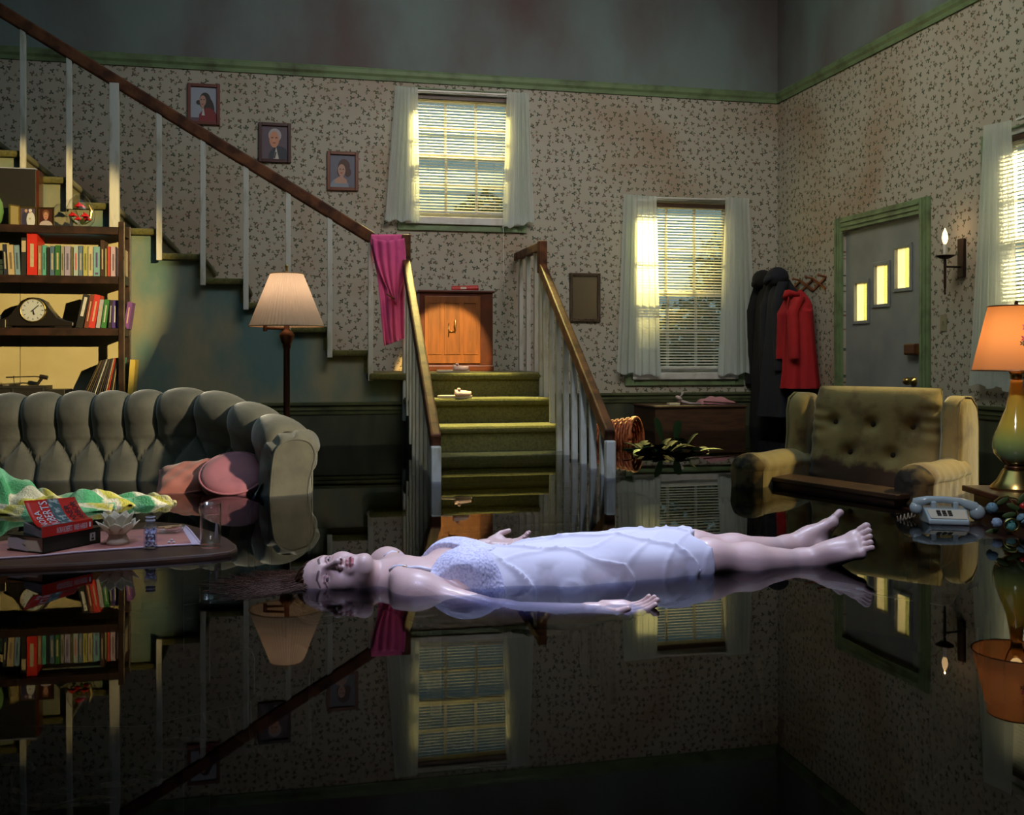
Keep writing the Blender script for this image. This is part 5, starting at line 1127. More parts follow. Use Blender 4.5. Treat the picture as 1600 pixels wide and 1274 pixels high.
def cov(u, v, o=0):    # u along the spine, v from spine to fore edge, curling upwards
    return q4[1] + U_ * (u * 1.02 - .01) + V_ * (v * .97) + zz * (hP + .0015 + .075 * max(0, v - .15) ** 1.7 + .012 * (1 - u) * v * v) + (zz * .8 - V_.normalized() * .6) * o * (.4 + v) + zz * o
obj('front_cover', MB().grid(lambda u, v: cov(u, v), 12, 16), Mrp, rb, smooth=True, solid=.0012)
obj('cover_picture', MB().grid(lambda u, v: cov(.42 + .22 * u, .03 + v * .95, .0012), 4, 16).grid(lambda u, v: cov(.02 + .6 * u, .01 + v * .09, .0012), 6, 2), mat('cover_teal', (.05, .10, .11), .4, var=(60, (.35, .38, .36), .5, .6)), rb, smooth=True, fixn=False)
def text_on(parent, s, mapf, m_, name='lettering', w_=1.0):
    cu = bpy.data.curves.new('t', 'FONT'); cu.body = s; cu.resolution_u = 2; o = bpy.data.objects.new('t', cu); COL.objects.link(o)
    bpy.context.view_layer.update(); me = o.to_mesh(); vs = [tuple(v.co) for v in me.vertices]; fs = [tuple(p.vertices) for p in me.polygons]; o.to_mesh_clear()
    bpy.data.objects.remove(o); xs = [v[0] for v in vs]; ys = [v[1] for v in vs]; x0, x1, y0, y1 = min(xs), max(xs), 0, max(ys)
    mb = MB(); mb.add([mapf((v[0] - x0) / (x1 - x0), (v[1] - y0) / (y1 - y0)) for v in vs], fs)
    return obj(name, mb, m_, parent, fixn=False)
Mlw = mat('lettering_white', (.62, .66, .74), .4); Mlb = mat('lettering_black', (.015, .01, .02), .4)
# cover lettering runs away from the spine, tops of the letters to the left
text_on(rb, 'NORA', lambda x_, y_: cov(.20 - .12 * y_, .12 + .60 * x_, .0018), Mlw); text_on(rb, 'ROBERTS', lambda x_, y_: cov(.40 - .16 * y_, .06 + .88 * x_, .0018), Mlw)
text_on(rb, 'INNER', lambda x_, y_: cov(.80 - .12 * y_, .18 + .62 * x_, .0018), Mlb); text_on(rb, 'HARBOR', lambda x_, y_: cov(.95 - .12 * y_, .12 + .76 * x_, .0018), Mlb)
spf = lambda u, z_: q4[1] + U_ * u + zz * z_ + sp_n * .0028
text_on(rb, 'NORA ROBERTS', lambda x_, y_: spf(.28 + .30 * x_, .006 + .018 * y_), Mlw); text_on(rb, 'INNER HARBOR', lambda x_, y_: spf(.62 + .27 * x_, .006 + .018 * y_), Mlw)
obj('publisher_mark', MB().add([spf(.925, .008), spf(.96, .008), spf(.96, .024), spf(.925, .024)], [(0, 1, 2, 3)]), Mlw, rb, fixn=False)
# lotus candle holder
p = Wz(184, 850, ZB); lo = thing('lotus_candle_holder', 'frosted glass lotus-flower candle holder on the runner', 'candle holder', p)
Mfr = mat('frosted_glass', (.85, .80, .66), .25, trans=.45, coat=.3)
obj('foot', MB().lathe([(.0, 0), (.036, 0), (.034, .012), (.028, .03), (.03, .04), (.0, .042)], n=28), Mfr, lo, smooth=True)
for ring_, (n_p, r0, tilt, L_, wd) in enumerate(((8, .022, 50, .056, .022), (8, .022, 20, .072, .022), (7, .014, 4, .062, .018))):
    for k in range(n_p):
        a = 2 * pi * (k + .5 * ring_) / n_p; t_ = R(tilt)
        def fn(u, v, a=a, t_=t_, L_=L_, wd=wd, r0=r0, ring_=ring_):
            s_ = v * 2 - 1; w2 = wd * (sin(pi * min(.999, u * .78 + .2)) ** .7) * (1 if u < .75 else (1 - (u - .75) / .25) ** .6 + .02); curl = .9 * u * u * (.6 if ring_ < 2 else .25)
            rr_ = r0 + L_ * (sin(t_) * u + .12 * curl); h_ = .036 + L_ * (cos(t_) * u + (.35 * curl if ring_ == 0 else 0)) - (.006 if ring_ == 0 else 0)
            return Vector((rr_ * cos(a) - sin(a) * s_ * w2, rr_ * sin(a) + cos(a) * s_ * w2, h_ + abs(s_) * w2 * .25))
        obj('petal', MB().grid(fn, 8, 6), Mfr, lo, smooth=True, solid=.003, fixn=False)
# pill bottle
p = Wz(235, 856, ZB); bo = thing('pill_bottle', 'small square glass bottle of white pills on the runner', 'bottle', p, CAMZ + .3)
obj('bottle_glass', MB().prism([(-.020, -.014), (-.014, -.020), (.014, -.020), (.020, -.014), (.020, .014), (.014, .020), (-.014, .020), (-.020, .014)], 0, .066).lathe([(.020, .066), (.016, .074), (.012, .078), (.012, .084)], n=20), glass('bottle_glass', (.86, .88, 1), .05, boost=1.5), bo)
obj('neck_lip', MB().lathe([(.012, .082), (.0155, .084), (.0155, .090), (.012, .092), (.013, .095), (.0155, .097), (.0155, .100), (.010, .100)], n=20), mat('milk_glass', (.50, .52, .60), .2, coat=.4, trans=.3), bo, smooth=True)
m = MB(); rg = random.Random(3)
for i in range(60): m.ell((rg.uniform(-.014, .014), rg.uniform(-.014, .014), .005 + rg.random() * .054), (.006, .006, .003), 8, 5, Matrix.Rotation(rg.random() * 3, 3, 'X') @ Matrix.Rotation(rg.random() * 3, 3, 'Y'))
pl_ = obj('pills_inside', m, mat('pill_white', (.60, .60, .68), .4), bo, smooth=True)
for nm_p, (a, b) in (('left', (264, 849)), ('right', (271.5, 849)), ('rear', (268, 845.5))):
    q_ = Wz(a, b, ZB); tag(obj('pill', MB().ell((0, 0, 0), (.0055, .0055, .0032), 10, 6), bpy.data.materials['pill_white'], smooth=True), nm_p + ' one of the three white pills spilled beside the drinking glass', 'pill', 'spilled pills').location = (q_.x, q_.y, ZB + .0035)
# ashtray with cigarettes
p = Wz(262, 833, ZB); at = thing('ashtray', 'clear oval glass ashtray with cigarette ends behind the pill bottle', 'ashtray', p, CAMZ)
obj('dish', MB().lathe([(.0, .0), (.035, .0), (.05, .012), (.056, .026), (.052, .028), (.044, .014), (.03, .007), (0, .007)], n=20, flute=(10, .03)).xf(Matrix.Diagonal((1.05, .62, 1, 1))), M_glassob, at)
for a, b in (((-.03, -.01, .02), (.03, .0, .024)), ((-.02, .01, .018), (.04, -.012, .026)), ((-.005, -.015, .018), (.045, .012, .024))): obj('cigarette', MB().tube([a, b], .004, 8), mat('cigarette_tan', (.48, .30, .12), .6), at)
# drinking glass
p = Wz(329, 856, ZT); dg = thing('drinking_glass', 'tall glass half full of water at the end of the coffee table', 'glass', p + Vector((0, 0, .001)))
obj('tumbler', MB().lathe([(.0, 0), (.031, 0), (.033, .004), (.0335, .10), (.034, .105), (.034, .142), (.0325, .143), (.0315, .105), (.0305, .012), (.0, .010)], n=36), M_glassob, dg, smooth=True)
obj('drink', MB().lathe([(.0, .012), (.030, .012), (.031, .104), (.0, .104)], n=32), glass('drink_water', (.93, .93, .88), .02, ior=1.33), dg, smooth=True)
obj('reeded_band', MB().lathe([(.034, .106), (.0355, .109), (.034, .112)], n=32), M_glassob, dg, smooth=True)
obj('pink_straw_paper', MB().add([(.012, -.01, .03), (.024, .0, .02), (.022, .004, .075), (.016, -.004, .08)], [(0, 1, 2, 3)]), M_hem, dg)
# ------------------------------------------------------------ the floating woman (one skinned surface from a blended distance field)
f32 = np.float32
def smin(a, b, k):
    h = np.clip(.5 + .5 * (b - a) / k, 0, 1); return b + (a - b) * h - k * h * (1 - h)
def smax(a, b, k): return -smin(-a, -b, k)
def cone(a, b, r1, r2, k=.02):
    a = np.array(a, f32); b = np.array(b, f32)
    def f(X):
        ba = b - a; pa = X - a; h = np.clip((pa @ ba) / (ba @ ba), 0, 1); return np.sqrt(((pa - h[..., None] * ba) ** 2).sum(-1)) - (r1 + (r2 - r1) * h)
    f.k = k; f.c = (a + b) / 2; f.R = np.linalg.norm(b - a) / 2 + max(r1, r2); return f
def elp(c, r, k=.02, M=None):
    c = np.array(c, f32); r = np.array(r, f32)
    def f(X):
        p = X - c
        if M is not None: p = p @ M
        q = p / r; n = np.sqrt((q * q).sum(-1)); n2 = np.sqrt(((q / r) ** 2).sum(-1)); return n * (n - 1) / np.maximum(n2, 1e-6)
    f.k = k; f.c = c; f.R = float(max(r)); return f
def field(prims, lo, hi):
    lo = np.array(lo); hi = np.array(hi)
    use = [p for p in prims if np.linalg.norm(np.maximum(np.maximum(lo - p.c, p.c - hi), 0)) < p.R + .05]
    def F_(X):
        d = None
        for p in use: v = p(X).astype(f32); d = v if d is None else smin(d, v, p.k)
        return d if d is not None else np.full(X.shape[:-1], 1.0, f32)
    return F_
def nets(F_, lo, hi, h):
    n = [int(math.ceil((b - a) / h)) + 1 for a, b in zip(lo, hi)]
    ax = [(np.arange(k) * h + a).astype(f32) for k, a in zip(n, lo)]
    V = np.empty(n, f32)
    for i0 in range(0, n[0], 16):
        g = np.stack(np.meshgrid(ax[0][i0:i0 + 16], ax[1], ax[2], indexing='ij'), -1); V[i0:i0 + 16] = F_(g)
    ins = V < 0; c = np.zeros([k - 1 for k in n], np.int8)
    offs = [(i, j, k) for i in (0, 1) for j in (0, 1) for k in (0, 1)]
    sl = lambda A_, o: A_[o[0]:n[0] - 1 + o[0], o[1]:n[1] - 1 + o[1], o[2]:n[2] - 1 + o[2]]
    for o in offs: c += sl(ins, o)
    act = (c > 0) & (c < 8); idx = np.argwhere(act); vid = np.full(act.shape, -1, np.int64); vid[act] = np.arange(len(idx))
    corner = {o: V[idx[:, 0] + o[0], idx[:, 1] + o[1], idx[:, 2] + o[2]] for o in offs}
    acc = np.zeros((len(idx), 3)); cnt = np.zeros(len(idx))
    for a in offs:
        for d in range(3):
            if a[d] == 1: continue
            b = list(a); b[d] = 1; b = tuple(b); va, vb = corner[a], corner[b]; cr_ = (va < 0) != (vb < 0)
            t_ = np.where(cr_, va / np.where(cr_, va - vb, 1), 0); p = np.tile(np.array(a, float), (len(idx), 1)); p[:, d] += t_
            acc[cr_] += p[cr_]; cnt[cr_] += 1
    P_ = (idx + acc / cnt[:, None]) * h + np.array(lo)
    fs = []
    for d in range(3):
        e1, e2 = [(1, 2), (2, 0), (0, 1)][d]
        a = ins; s0 = [slice(None)] * 3; s1 = [slice(None)] * 3; s0[d] = slice(0, -1); s1[d] = slice(1, None)
        A0 = ins[tuple(s0)]; A1 = ins[tuple(s1)]; E = np.argwhere(A0 != A1)
        ok = (E[:, e1] > 0) & (E[:, e2] > 0) & (E[:, e1] < n[e1] - 1) & (E[:, e2] < n[e2] - 1); E = E[ok]
        def g_(o1, o2): q = E.copy(); q[:, e1] += o1; q[:, e2] += o2; return vid[q[:, 0], q[:, 1], q[:, 2]]
        q = np.stack([g_(-1, -1), g_(0, -1), g_(0, 0), g_(-1, 0)], 1); flip = ~A0[E[:, 0], E[:, 1], E[:, 2]]; q[flip] = q[flip][:, ::-1]; fs.append(q)
    Fq = np.concatenate(fs); Fq = Fq[(Fq >= 0).all(1)]
    return P_, Fq
def np_obj(name, parts, mt, parent, colf=None, keep=None):
    vs = []; fs = []; b = 0
    for P_, Fq in parts: vs.append(P_); fs.append(Fq + b); b += len(P_)
    V = np.concatenate(vs); Q = np.concatenate(fs)
    me = bpy.data.meshes.new(name); me.vertices.add(len(V)); me.vertices.foreach_set('co', (V - WO).astype(f32).ravel())
    me.loops.add(len(Q) * 4); me.loops.foreach_set('vertex_index', Q.astype(np.int32).ravel()); me.polygons.add(len(Q)); me.polygons.foreach_set('loop_start', np.arange(len(Q), dtype=np.int32) * 4)
    me.update(calc_edges=True); me.validate(); me.polygons.foreach_set('use_smooth', [True] * len(me.polygons)); me.materials.append(mt)
    if colf is not None:
        at = me.color_attributes.new('Col', 'FLOAT_COLOR', 'POINT'); cc = np.ones((len(V), 4), f32); cc[:, :3] = colf(V); at.data.foreach_set('color', cc.ravel())
    o = bpy.data.objects.new(name, me); COL.objects.link(o); o.parent = parent; return o
WO = np.array([.2, 3.0, 0.0])
wm = cthing('person', 'woman in a white slip floating on her back, eyes open, arms spread', 'person', .2, 3.0, 0)

# head frame
nrm_ = lambda v: v / np.linalg.norm(v)
Uh = nrm_(np.array([-.95, .10, -.20])); Nh = np.array([.03, -.70, .71]); Nh = nrm_(Nh - Uh * (Nh @ Uh)); Lh = np.cross(Nh, Uh)
Eye = np.array([-.5115, 2.84, .0514]); Hc = Eye - Nh * .083 - Uh * .012
HM = np.stack([Lh, Nh, Uh], 1)        # columns: local x, y(front), z(up)
def hp(x, y, z): return tuple(Hc + HM @ np.array([x, y, z]))
def hc(a, b, r1, r2, k=.012): return cone(hp(*a), hp(*b), r1, r2, k)
def he(c, r, k=.012, R_=None): return elp(hp(*c), r, k, (HM if R_ is None else HM @ R_).astype(f32))
head = [he((0, -.014, .032), (.075, .099, .084), .02), he((0, .026, .058), (.062, .054, .042), .03), he((0, .014, -.022), (.060, .068, .084), .03), he((0, .040, -.075), (.034, .040, .032), .03),
        hc((0, .076, -.093), (0, .070, -.098), .013, .013, .022), hc((-.050, .0, -.055), (-.018, .062, -.092), .016, .014, .025), hc((.050, .0, -.055), (.018, .062, -.092), .016, .014, .025),
        he((-.036, .052, -.022), (.024, .026, .026), .025), he((.036, .052, -.022), (.024, .026, .026), .025),
        hc((-.044, .060, .032), (-.014, .0765, .030), .009, .009, .022), hc((.044, .060, .032), (.014, .0765, .030), .009, .009, .022),
        hc((0, .080, .026), (0, .1005, -.022), .0062, .0085, .010), he((0, .1025, -.028), (.0088, .0085, .0078), .006), he((-.0125, .092, -.031), (.0068, .0088, .0068), .006), he((.0125, .092, -.031), (.0068, .0088, .0068), .006),
        he((0, .078, -.055), (.028, .014, .020), .012),
        he((-.074, -.008, -.004), (.008, .020, .032), .006), he((.074, -.008, -.004), (.008, .020, .032), .006)]
def sub(F_, prims):
    def G(X):
        d = F_(X)
        for p in prims: d = smax(d, -p(X).astype(f32), p.k)
        return d
    return G
EX, EZ = .0315, .012
sock = [he((s * EX, .092, EZ), (.020, .018, .0125), .012) for s in (-1, 1)]
lids = []
for s in (-1, 1):
    lids += [hc((s * (EX - .016), .071, EZ - .001), (s * (EX - .006), .0765, EZ + .0050), .0032, .0044, .003), hc((s * (EX - .006), .0765, EZ + .0050), (s * (EX + .008), .0745, EZ + .0050), .0044, .0042, .003), hc((s * (EX + .008), .0745, EZ + .0050), (s * (EX + .017), .066, EZ + .001), .0032, .0026, .003),
             hc((s * (EX - .016), .071, EZ - .001), (s * (EX - .004), .0745, EZ - .0062), .0024, .0026, .003), hc((s * (EX - .004), .0745, EZ - .0062), (s * (EX + .008), .0725, EZ - .0058), .0026, .0026, .003), hc((s * (EX + .008), .0725, EZ - .0058), (s * (EX + .017), .066, EZ + .001), .0026, .0024, .003)]
uplip = [hc((-.023, .080, -.0555), (-.006, .0925, -.0505), .0020, .0034, .003), hc((.023, .080, -.0555), (.006, .0925, -.0505), .0020, .0034, .003), hc((-.006, .0925, -.0505), (.006, .0925, -.0505), .0032, .0032, .003)]
lolip = [hc((-.023, .080, -.0565), (-.008, .090, -.0640), .0020, .0042, .003), hc((.023, .080, -.0565), (.008, .090, -.0640), .0020, .0042, .003), hc((-.008, .090, -.0640), (.008, .090, -.0640), .0042, .0042, .003)]
slit = [hc((-.015, .090, -.0572), (.015, .090, -.0572), .0022, .0022, .002), hc((-.008, .096, -.0574), (.008, .096, -.0574), .0030, .0030, .002)]
nostr = [he((s * .0070, .1000, -.0375), (.0036, .0060, .0040), .002) for s in (-1, 1)]

S_n, S_f = np.array([-.25, 2.79, -.008]), np.array([-.375, 3.10, .0])
neckb = hp(0, -.012, -.05); notch = (-.30, 2.93, .0)
torso = [elp((-.17, 2.955, -.035), (.17, .155, .100), .05), elp((-.02, 2.99, -.035), (.15, .125, .092), .06), elp((.14, 3.04, -.03), (.15, .158, .105), .06),
         cone((-.275, 2.80, -.005), (-.365, 3.07, .0), .050, .050, .05), elp((-.125, 2.885, .044), (.070, .064, .042), .035), elp((-.165, 3.025, .052), (.070, .064, .042), .035)]
neck = [cone(neckb, (-.33, 2.925, -.012), .052, .060, .03), cone((-.33, 2.925, -.012), (-.26, 2.94, -.03), .06, .075, .05),
        cone(hp(-.04, .0, -.06), (-.305, 2.905, .035), .012, .010, .022), cone((-.30, 2.92, .040), (-.315, 2.81, .038), .010, .012, .02), cone((-.30, 2.94, .040), (-.375, 3.06, .042), .010, .012, .02)]
thigh = [cone((.17, 2.965, -.03), (.575, 3.075, .028), .092, .056, .04), cone((.18, 3.12, -.02), (.555, 3.21, .030), .092, .056, .04)]
Kn, Kf, An, Af = (.585, 3.078, .030), (.565, 3.215, .032), (.895, 3.175, .004), (.885, 3.325, .018)
legs = [elp((.59, 3.075, .040), (.060, .050, .046), .03), elp((.57, 3.212, .042), (.060, .050, .046), .03),
        cone(Kn, (.72, 3.115, .012), .050, .056, .03), cone((.72, 3.115, .012), An, .055, .033, .03), cone(Kf, (.70, 3.25, .016), .050, .056, .03), cone((.70, 3.25, .016), Af, .055, .033, .03)]
arms = [elp(tuple(S_n), (.058, .056, .054), .04), cone(tuple(S_n), (-.02, 2.735, -.052), .043, .035, .03), cone((-.02, 2.735, -.052), (.215, 2.64, -.022), .036, .0225, .025),
        elp(tuple(S_f), (.058, .056, .056), .04), cone(tuple(S_f), (-.27, 3.36, -.06), .043, .037, .03), cone((-.27, 3.36, -.05), (-.085, 3.475, -.008), .038, .0235, .025)]
# hands: palm, four unequal curled fingers, thumb
def hand(wr, d, up, side, L_=1.0, curl=.5):
    wr = np.array(wr, float); d = nrm_(np.array(d, float)); up = nrm_(np.array(up, float) - d * (np.array(up, float) @ d)); sd = np.cross(up, d) * side
    P_ = lambda a, b, c_: tuple(wr + d * a * L_ + sd * b * L_ + up * c_ * L_)
    out_ = [cone(P_(-.02, 0, 0), P_(.02, 0, 0), .0225, .021, .012)]
    for b, r_ in ((-.026, .0125), (-.009, .0125), (.009, .0125), (.025, .0115)): out_.append(cone(P_(.018, b * .55, 0), P_(.085, b, -.002), .014, r_, .010))
    out_.append(cone(P_(.02, -.024, .008), P_(.055, -.030, .010), .015, .012, .012)); out_.append(cone(P_(.02, .024, .006), P_(.07, .026, .004), .012, .010, .012))
    for i, (b, l_, r_) in enumerate(((-.0255, .072, .0088), (-.0085, .080, .0090), (.0088, .074, .0088), (.0250, .060, .0078))):
        c_ = curl * (1 + .18 * i); a = .088; z_ = -.002; ang = .12 + .2 * c_; pts = [(a, b, z_)]
        for seg in (.44, .31, .25): a += l_ * seg * cos(ang); z_ += l_ * seg * sin(ang); pts.append((a, b * (1 - .03 * len(pts)), z_)); ang += c_
        for q in range(3): out_.append(cone(P_(*pts[q]), P_(*pts[q + 1]), r_ * (1 - .08 * q), r_ * (1 - .08 * (q + 1)), .0022))
    out_ += [cone(P_(.03, -.032, .012), P_(.058, -.052, .022), .0125, .0105, .006), cone(P_(.058, -.052, .022), P_(.086, -.052, .030), .0102, .0080, .003)]
    return out_
hn = hand((.215, 2.64, -.020), (1, -.12, .10), (-.05, -.25, 1), 1, .98, .20); hf = hand((-.085, 3.475, -.002), (1, .10, .05), (0, -.2, 1), -1, .95, .34)
def foot(ank, heel, ballb, balll, tipb, tipl, toe=.0095):
    a, h, bb, bl, tb, tl = [np.array(v, float) for v in (ank, heel, ballb, balll, tipb, tipl)]
    out_ = [cone(a, h, .034, .029, .02), cone(a, (bb + bl) / 2 * .55 + a * .45, .033, .026, .025), cone(h, (bb + bl) / 2, .026, .018, .025), cone(a * .5 + h * .5, bl, .028, .014, .025), cone(a * .6 + bb * .4, bb, .026, .017, .025), cone(bb, bl, .0175, .0135, .015), cone(a * .45 + (bb + bl) / 2 * .55, (bb + bl) / 2, .025, .018, .025)]
    for i in range(5):
        t_ = i / 4; b0 = bb + (bl - bb) * t_; tp = tb + (tl - tb) * t_; tp = tp + (tp - b0) * (.10 * sin(pi * min(1, t_ * 1.6)) * (t_ > 0) - .06 * t_)
        r_ = (.0130, .0098, .0094, .0092, .0090)[i]; m_ = b0 * .45 + tp * .55; m_ = m_ + np.array([0, 0, .004])
        out_ += [cone(b0, m_, r_ * 1.05, r_ * .92, .006), cone(m_, tp, r_ * .92, r_ * 1.0, .0022)]
    return out_
fn_ = foot(An, (.955, 3.178, -.004), (1.046, 3.150, .084), (1.044, 3.085, .044), (1.080, 3.140, .117), (1.074, 3.068, .066))
ff_ = foot(Af, (.985, 3.325, .018), (1.038, 3.340, .096), (1.028, 3.415, .062), (1.066, 3.350, .127), (1.050, 3.425, .090))
allbody = neck + torso + arms + thigh + legs
lo, hi = (-.43, 2.56, -.20), (.96, 3.56, .18)
body = nets(field(allbody, lo, hi), lo, hi, .0072)
hl, hh = (-.66, 2.74, -.14), (-.365, 3.02, .17)
hF = field(head + neck, hl, hh)
def headF(X):
    d = hF(X)
    for p in sock: d = smax(d, -p(X).astype(f32), p.k)
    for p in lids + uplip + lolip: d = smin(d, p(X).astype(f32), p.k)
    for p in nostr + slit: d = smax(d, -p(X).astype(f32), p.k)
    return d
hmesh = nets(headF, hl, hh, .0019)
def ext(pr, pad=.012):
    c_ = np.array([p.c for p in pr]); r_ = np.array([p.R for p in pr])[:, None]; return (c_ - r_).min(0) - pad, (c_ + r_).max(0) + pad
def local(prs, ctx, h):
    lo, hi = ext(prs); return nets(field(ctx + prs, lo, hi), tuple(lo), tuple(hi), h)
h1 = local(hn, [arms[2]], .0022); h2 = local(hf, [arms[5]], .0026); f1 = local(fn_, [legs[3]], .0026); f2 = local(ff_, [legs[5]], .0028)
# the hand/foot boxes also catch the limb inside them: the two surfaces coincide there
def dseg(V, a, b):
    a = np.array(a); b = np.array(b); ba = b - a; t_ = np.clip(((V - a) @ ba) / (ba @ ba), 0, 1); return np.linalg.norm(V - a - t_[:, None] * ba, axis=1)
def d2(hv, x0, z0, x1, z1):
    a = np.array([x0, z0]); ba = np.array([x1 - x0, z1 - z0]); q = hv[:, [0, 2]] - a; t_ = np.clip((q @ ba) / (ba @ ba), 0, 1); return np.linalg.norm(q - t_[:, None] * ba, axis=1)
def skincol(V):
    c = np.tile(np.array([.60, .42, .36]), (len(V), 1))
    hv = (V - Hc) @ HM; ishead = (np.abs(hv) < .13).all(1)
    def paint(mask, col, w): c[mask] = c[mask] * (1 - w[mask][:, None]) + np.array(col) * w[mask][:, None]
    lip = np.full(len(V), 9.0)
    for a, b, r in (((-.023, .080, -.0555), (-.006, .0925, -.0505), .0038), ((.023, .080, -.0555), (.006, .0925, -.0505), .0038), ((-.006, .0925, -.0505), (.006, .0925, -.0505), .0038), ((-.023, .080, -.0565), (-.008, .090, -.0640), .0046), ((.023, .080, -.0565), (.008, .090, -.0640), .0046), ((-.008, .090, -.0640), (.008, .090, -.0640), .0052)):
        lip = np.minimum(lip, dseg(V, hp(*a), hp(*b)) - r)
    w = np.clip(.5 - lip / .0016, 0, 1) * ishead; paint(w > 0, (.36, .05, .05), w)
    for s in (-1, 1):
        fr_ = (hv[:, 1] > .035); br = np.minimum(d2(hv, s * .013, .0305, s * .034, .0375) - .0034, d2(hv, s * .034, .0375, s * .052, .031) - .0022) + 9 * (~fr_)
        w = np.clip(.5 - br / .0016, 0, 1) * ishead * .85; paint(w > 0, (.07, .035, .025), w)
        ls = np.minimum(np.minimum(d2(hv, s * (EX - .015), EZ + .0005, s * (EX - .005), EZ + .0042), d2(hv, s * (EX - .005), EZ + .0042, s * (EX + .008), EZ + .0042)), d2(hv, s * (EX + .008), EZ + .0042, s * (EX + .020), EZ + .001)) - .0017; ls = np.minimum(ls, d2(hv, s * (EX - .004), EZ - .0060, s * (EX + .012), EZ - .0045) - .0009) + 9 * (~fr_)
        w = np.clip(.5 - ls / .001, 0, 1) * ishead * .85; paint(w > 0, (.05, .02, .02), w)
        red = np.linalg.norm((hv - np.array([s * EX, .076, EZ])) / np.array([.024, .03, .015]), axis=1); w = np.clip(1.25 - red, 0, 1) * .40 * ishead; paint(w > 0, (.34, .14, .12), w)
        nsl = np.linalg.norm(hv - np.array([s * .007, .0985, -.036]), axis=1); w = np.clip((.0052 - nsl) / .001, 0, 1) * ishead; paint(w > 0, (.10, .02, .015), w)
        ck_ = np.linalg.norm((hv - np.array([s * .036, .07, -.025])) / np.array([.025, .04, .025]), axis=1); w = np.clip(1 - ck_, 0, 1) * .25 * ishead; paint(w > 0, (.62, .30, .26), w)
    sl_ = dseg(V, hp(-.015, .0885, -.0572), hp(.015, .0885, -.0572)); w = np.clip((.0030 - sl_) / .0008, 0, 1) * ishead; paint(w > 0, (.08, .01, .015), w)
    return c
M_skin = mat('skin', (.6, .42, .36), .42, vc=True, sss=.12, bump=(220, .05), coat=.12)
bo_ = np_obj('body', [body, hmesh, h1, h2, f1, f2], M_skin, wm, skincol)
for s in (-1, 1):
    c_ = Vector(hp(s * EX, .0655, EZ)) - Vector(WO); q = Matrix([[HM[i][j] for j in (0, 2, 1)] for i in range(3)])
    fw_ = Vector(Nh).normalized(); look = Vector((.12, -.86, .50)).normalized()
    ey = obj('eye', MB().ell(c_, (.0118, .0118, .0118), 24, 16), mat('eye_white', (.36, .31, .31), .15, coat=.6), wm, smooth=True)
    obj('iris', MB().lathe([(.0064, .0101), (.0058, .0108), (.0026, .0119), (.0, .0120)], c_, 20, axis=look), mat('iris_brown', (.025, .014, .010), .12, coat=1), ey, smooth=True)
    obj('pupil', MB().lathe([(.0030, .0119), (.0, .0122)], c_, 14, axis=look), M_black, ey, smooth=True)
obj('teeth', MB().tube([Vector(hp(x_, .0865 - 12 * x_ * x_, -.0562)) - Vector(WO) for x_ in (-.010, -.005, 0, .005, .010)], .0018, 8), mat('teeth_white', (.60, .56, .55), .25), wm, smooth=True)

# slip dress: an offset shell over the trunk and thighs, with creases, neckline, hem
tp = [elp(tuple(p.c), (1, 1, 1)) for p in []]
dl, dh = (-.33, 2.70, -.14), (.62, 3.42, .20)
dbase = [elp((-.17, 2.955, -.035), (.17, .155, .100), .06), elp((-.02, 2.99, -.03), (.16, .130, .098), .08), elp((.14, 3.04, -.025), (.16, .160, .108), .09),
         elp((-.125, 2.885, .046), (.070, .064, .042), .04), elp((-.165, 3.025, .054), (.070, .064, .042), .04),
         cone((.17, 2.965, -.03), (.60, 3.085, .026), .094, .062, .09), cone((.18, 3.12, -.02), (.58, 3.215, .030), .094, .062, .09), cone((.3, 3.05, .0), (.60, 3.15, .015), .09, .066, .08)]
dF = field(dbase, dl, dh); axd = nrm_(np.array([1.0, .23, 0])); axs = np.array([-axd[1], axd[0], 0])
def dressF(X):
    d = dF(X) - .0065
    s = (X[..., 0] + .15) * axd[0] + (X[..., 1] - 2.96) * axd[1]; v = (X[..., 0] + .15) * axs[0] + (X[..., 1] - 2.96) * axs[1]; z = X[..., 2]
    side = np.clip((v + .16) / .2, 0, 1); dn = np.clip(s / .12, 0, 1)
    # creases running slantwise from the middle to the wet near side
    q = s + v * 1.7; cr_ = np.abs(np.sin(q * 17 + 1.5 * np.sin(s * 7))) ; rid = np.clip(1 - cr_ * 3.4, 0, 1) ** 1.2
    q2 = s * 1.0 - v * 2.4; rid2 = np.clip(1 - np.abs(np.sin(q2 * 14 + 2 * np.sin(s * 9 + 1))) * 3.2, 0, 1)
    soft = .003 * np.sin(s * 23 + v * 31) + .0025 * np.sin(s * 41 - v * 17)
    d = d - dn * (.0095 * rid * np.clip((.10 - v) / .05, 0, 1) + .0040 * rid2 + soft)
    av = np.abs(v)
    nk = np.where(av < .105, .005 - (av / .105) * .125, np.minimum(-.12 + (av - .105) / .045 * .13, .03))
    d = smax(d, (nk - s).astype(f32), .003)
    hem = .715 + .02 * np.sin(v * 40) + .08 * (v - .0) * 0
    d = smax(d, (s - hem).astype(f32), .004)
    return d
dm = nets(dressF, dl, dh, .0058)
M_slip = sheer('white_slip_cloth', (.66, .66, .70), .06, .18)
nt = M_slip.node_tree; N = nt.nodes; L = nt.links
tc = N.new('ShaderNodeTexCoord'); n1 = N.new('ShaderNodeTexNoise'); n1.inputs['Scale'].default_value = 7; n1.inputs['Detail'].default_value = 3; L.new(tc.outputs['Object'], n1.inputs[0])
mr_ = N.new('ShaderNodeMapRange'); mr_.inputs[1].default_value = .46; mr_.inputs[2].default_value = .56; mr_.inputs[3].default_value = .04; mr_.inputs[4].default_value = .42; L.new(n1.outputs[0], mr_.inputs[0])
sx = N.new('ShaderNodeSeparateXYZ'); L.new(tc.outputs['Object'], sx.inputs[0])
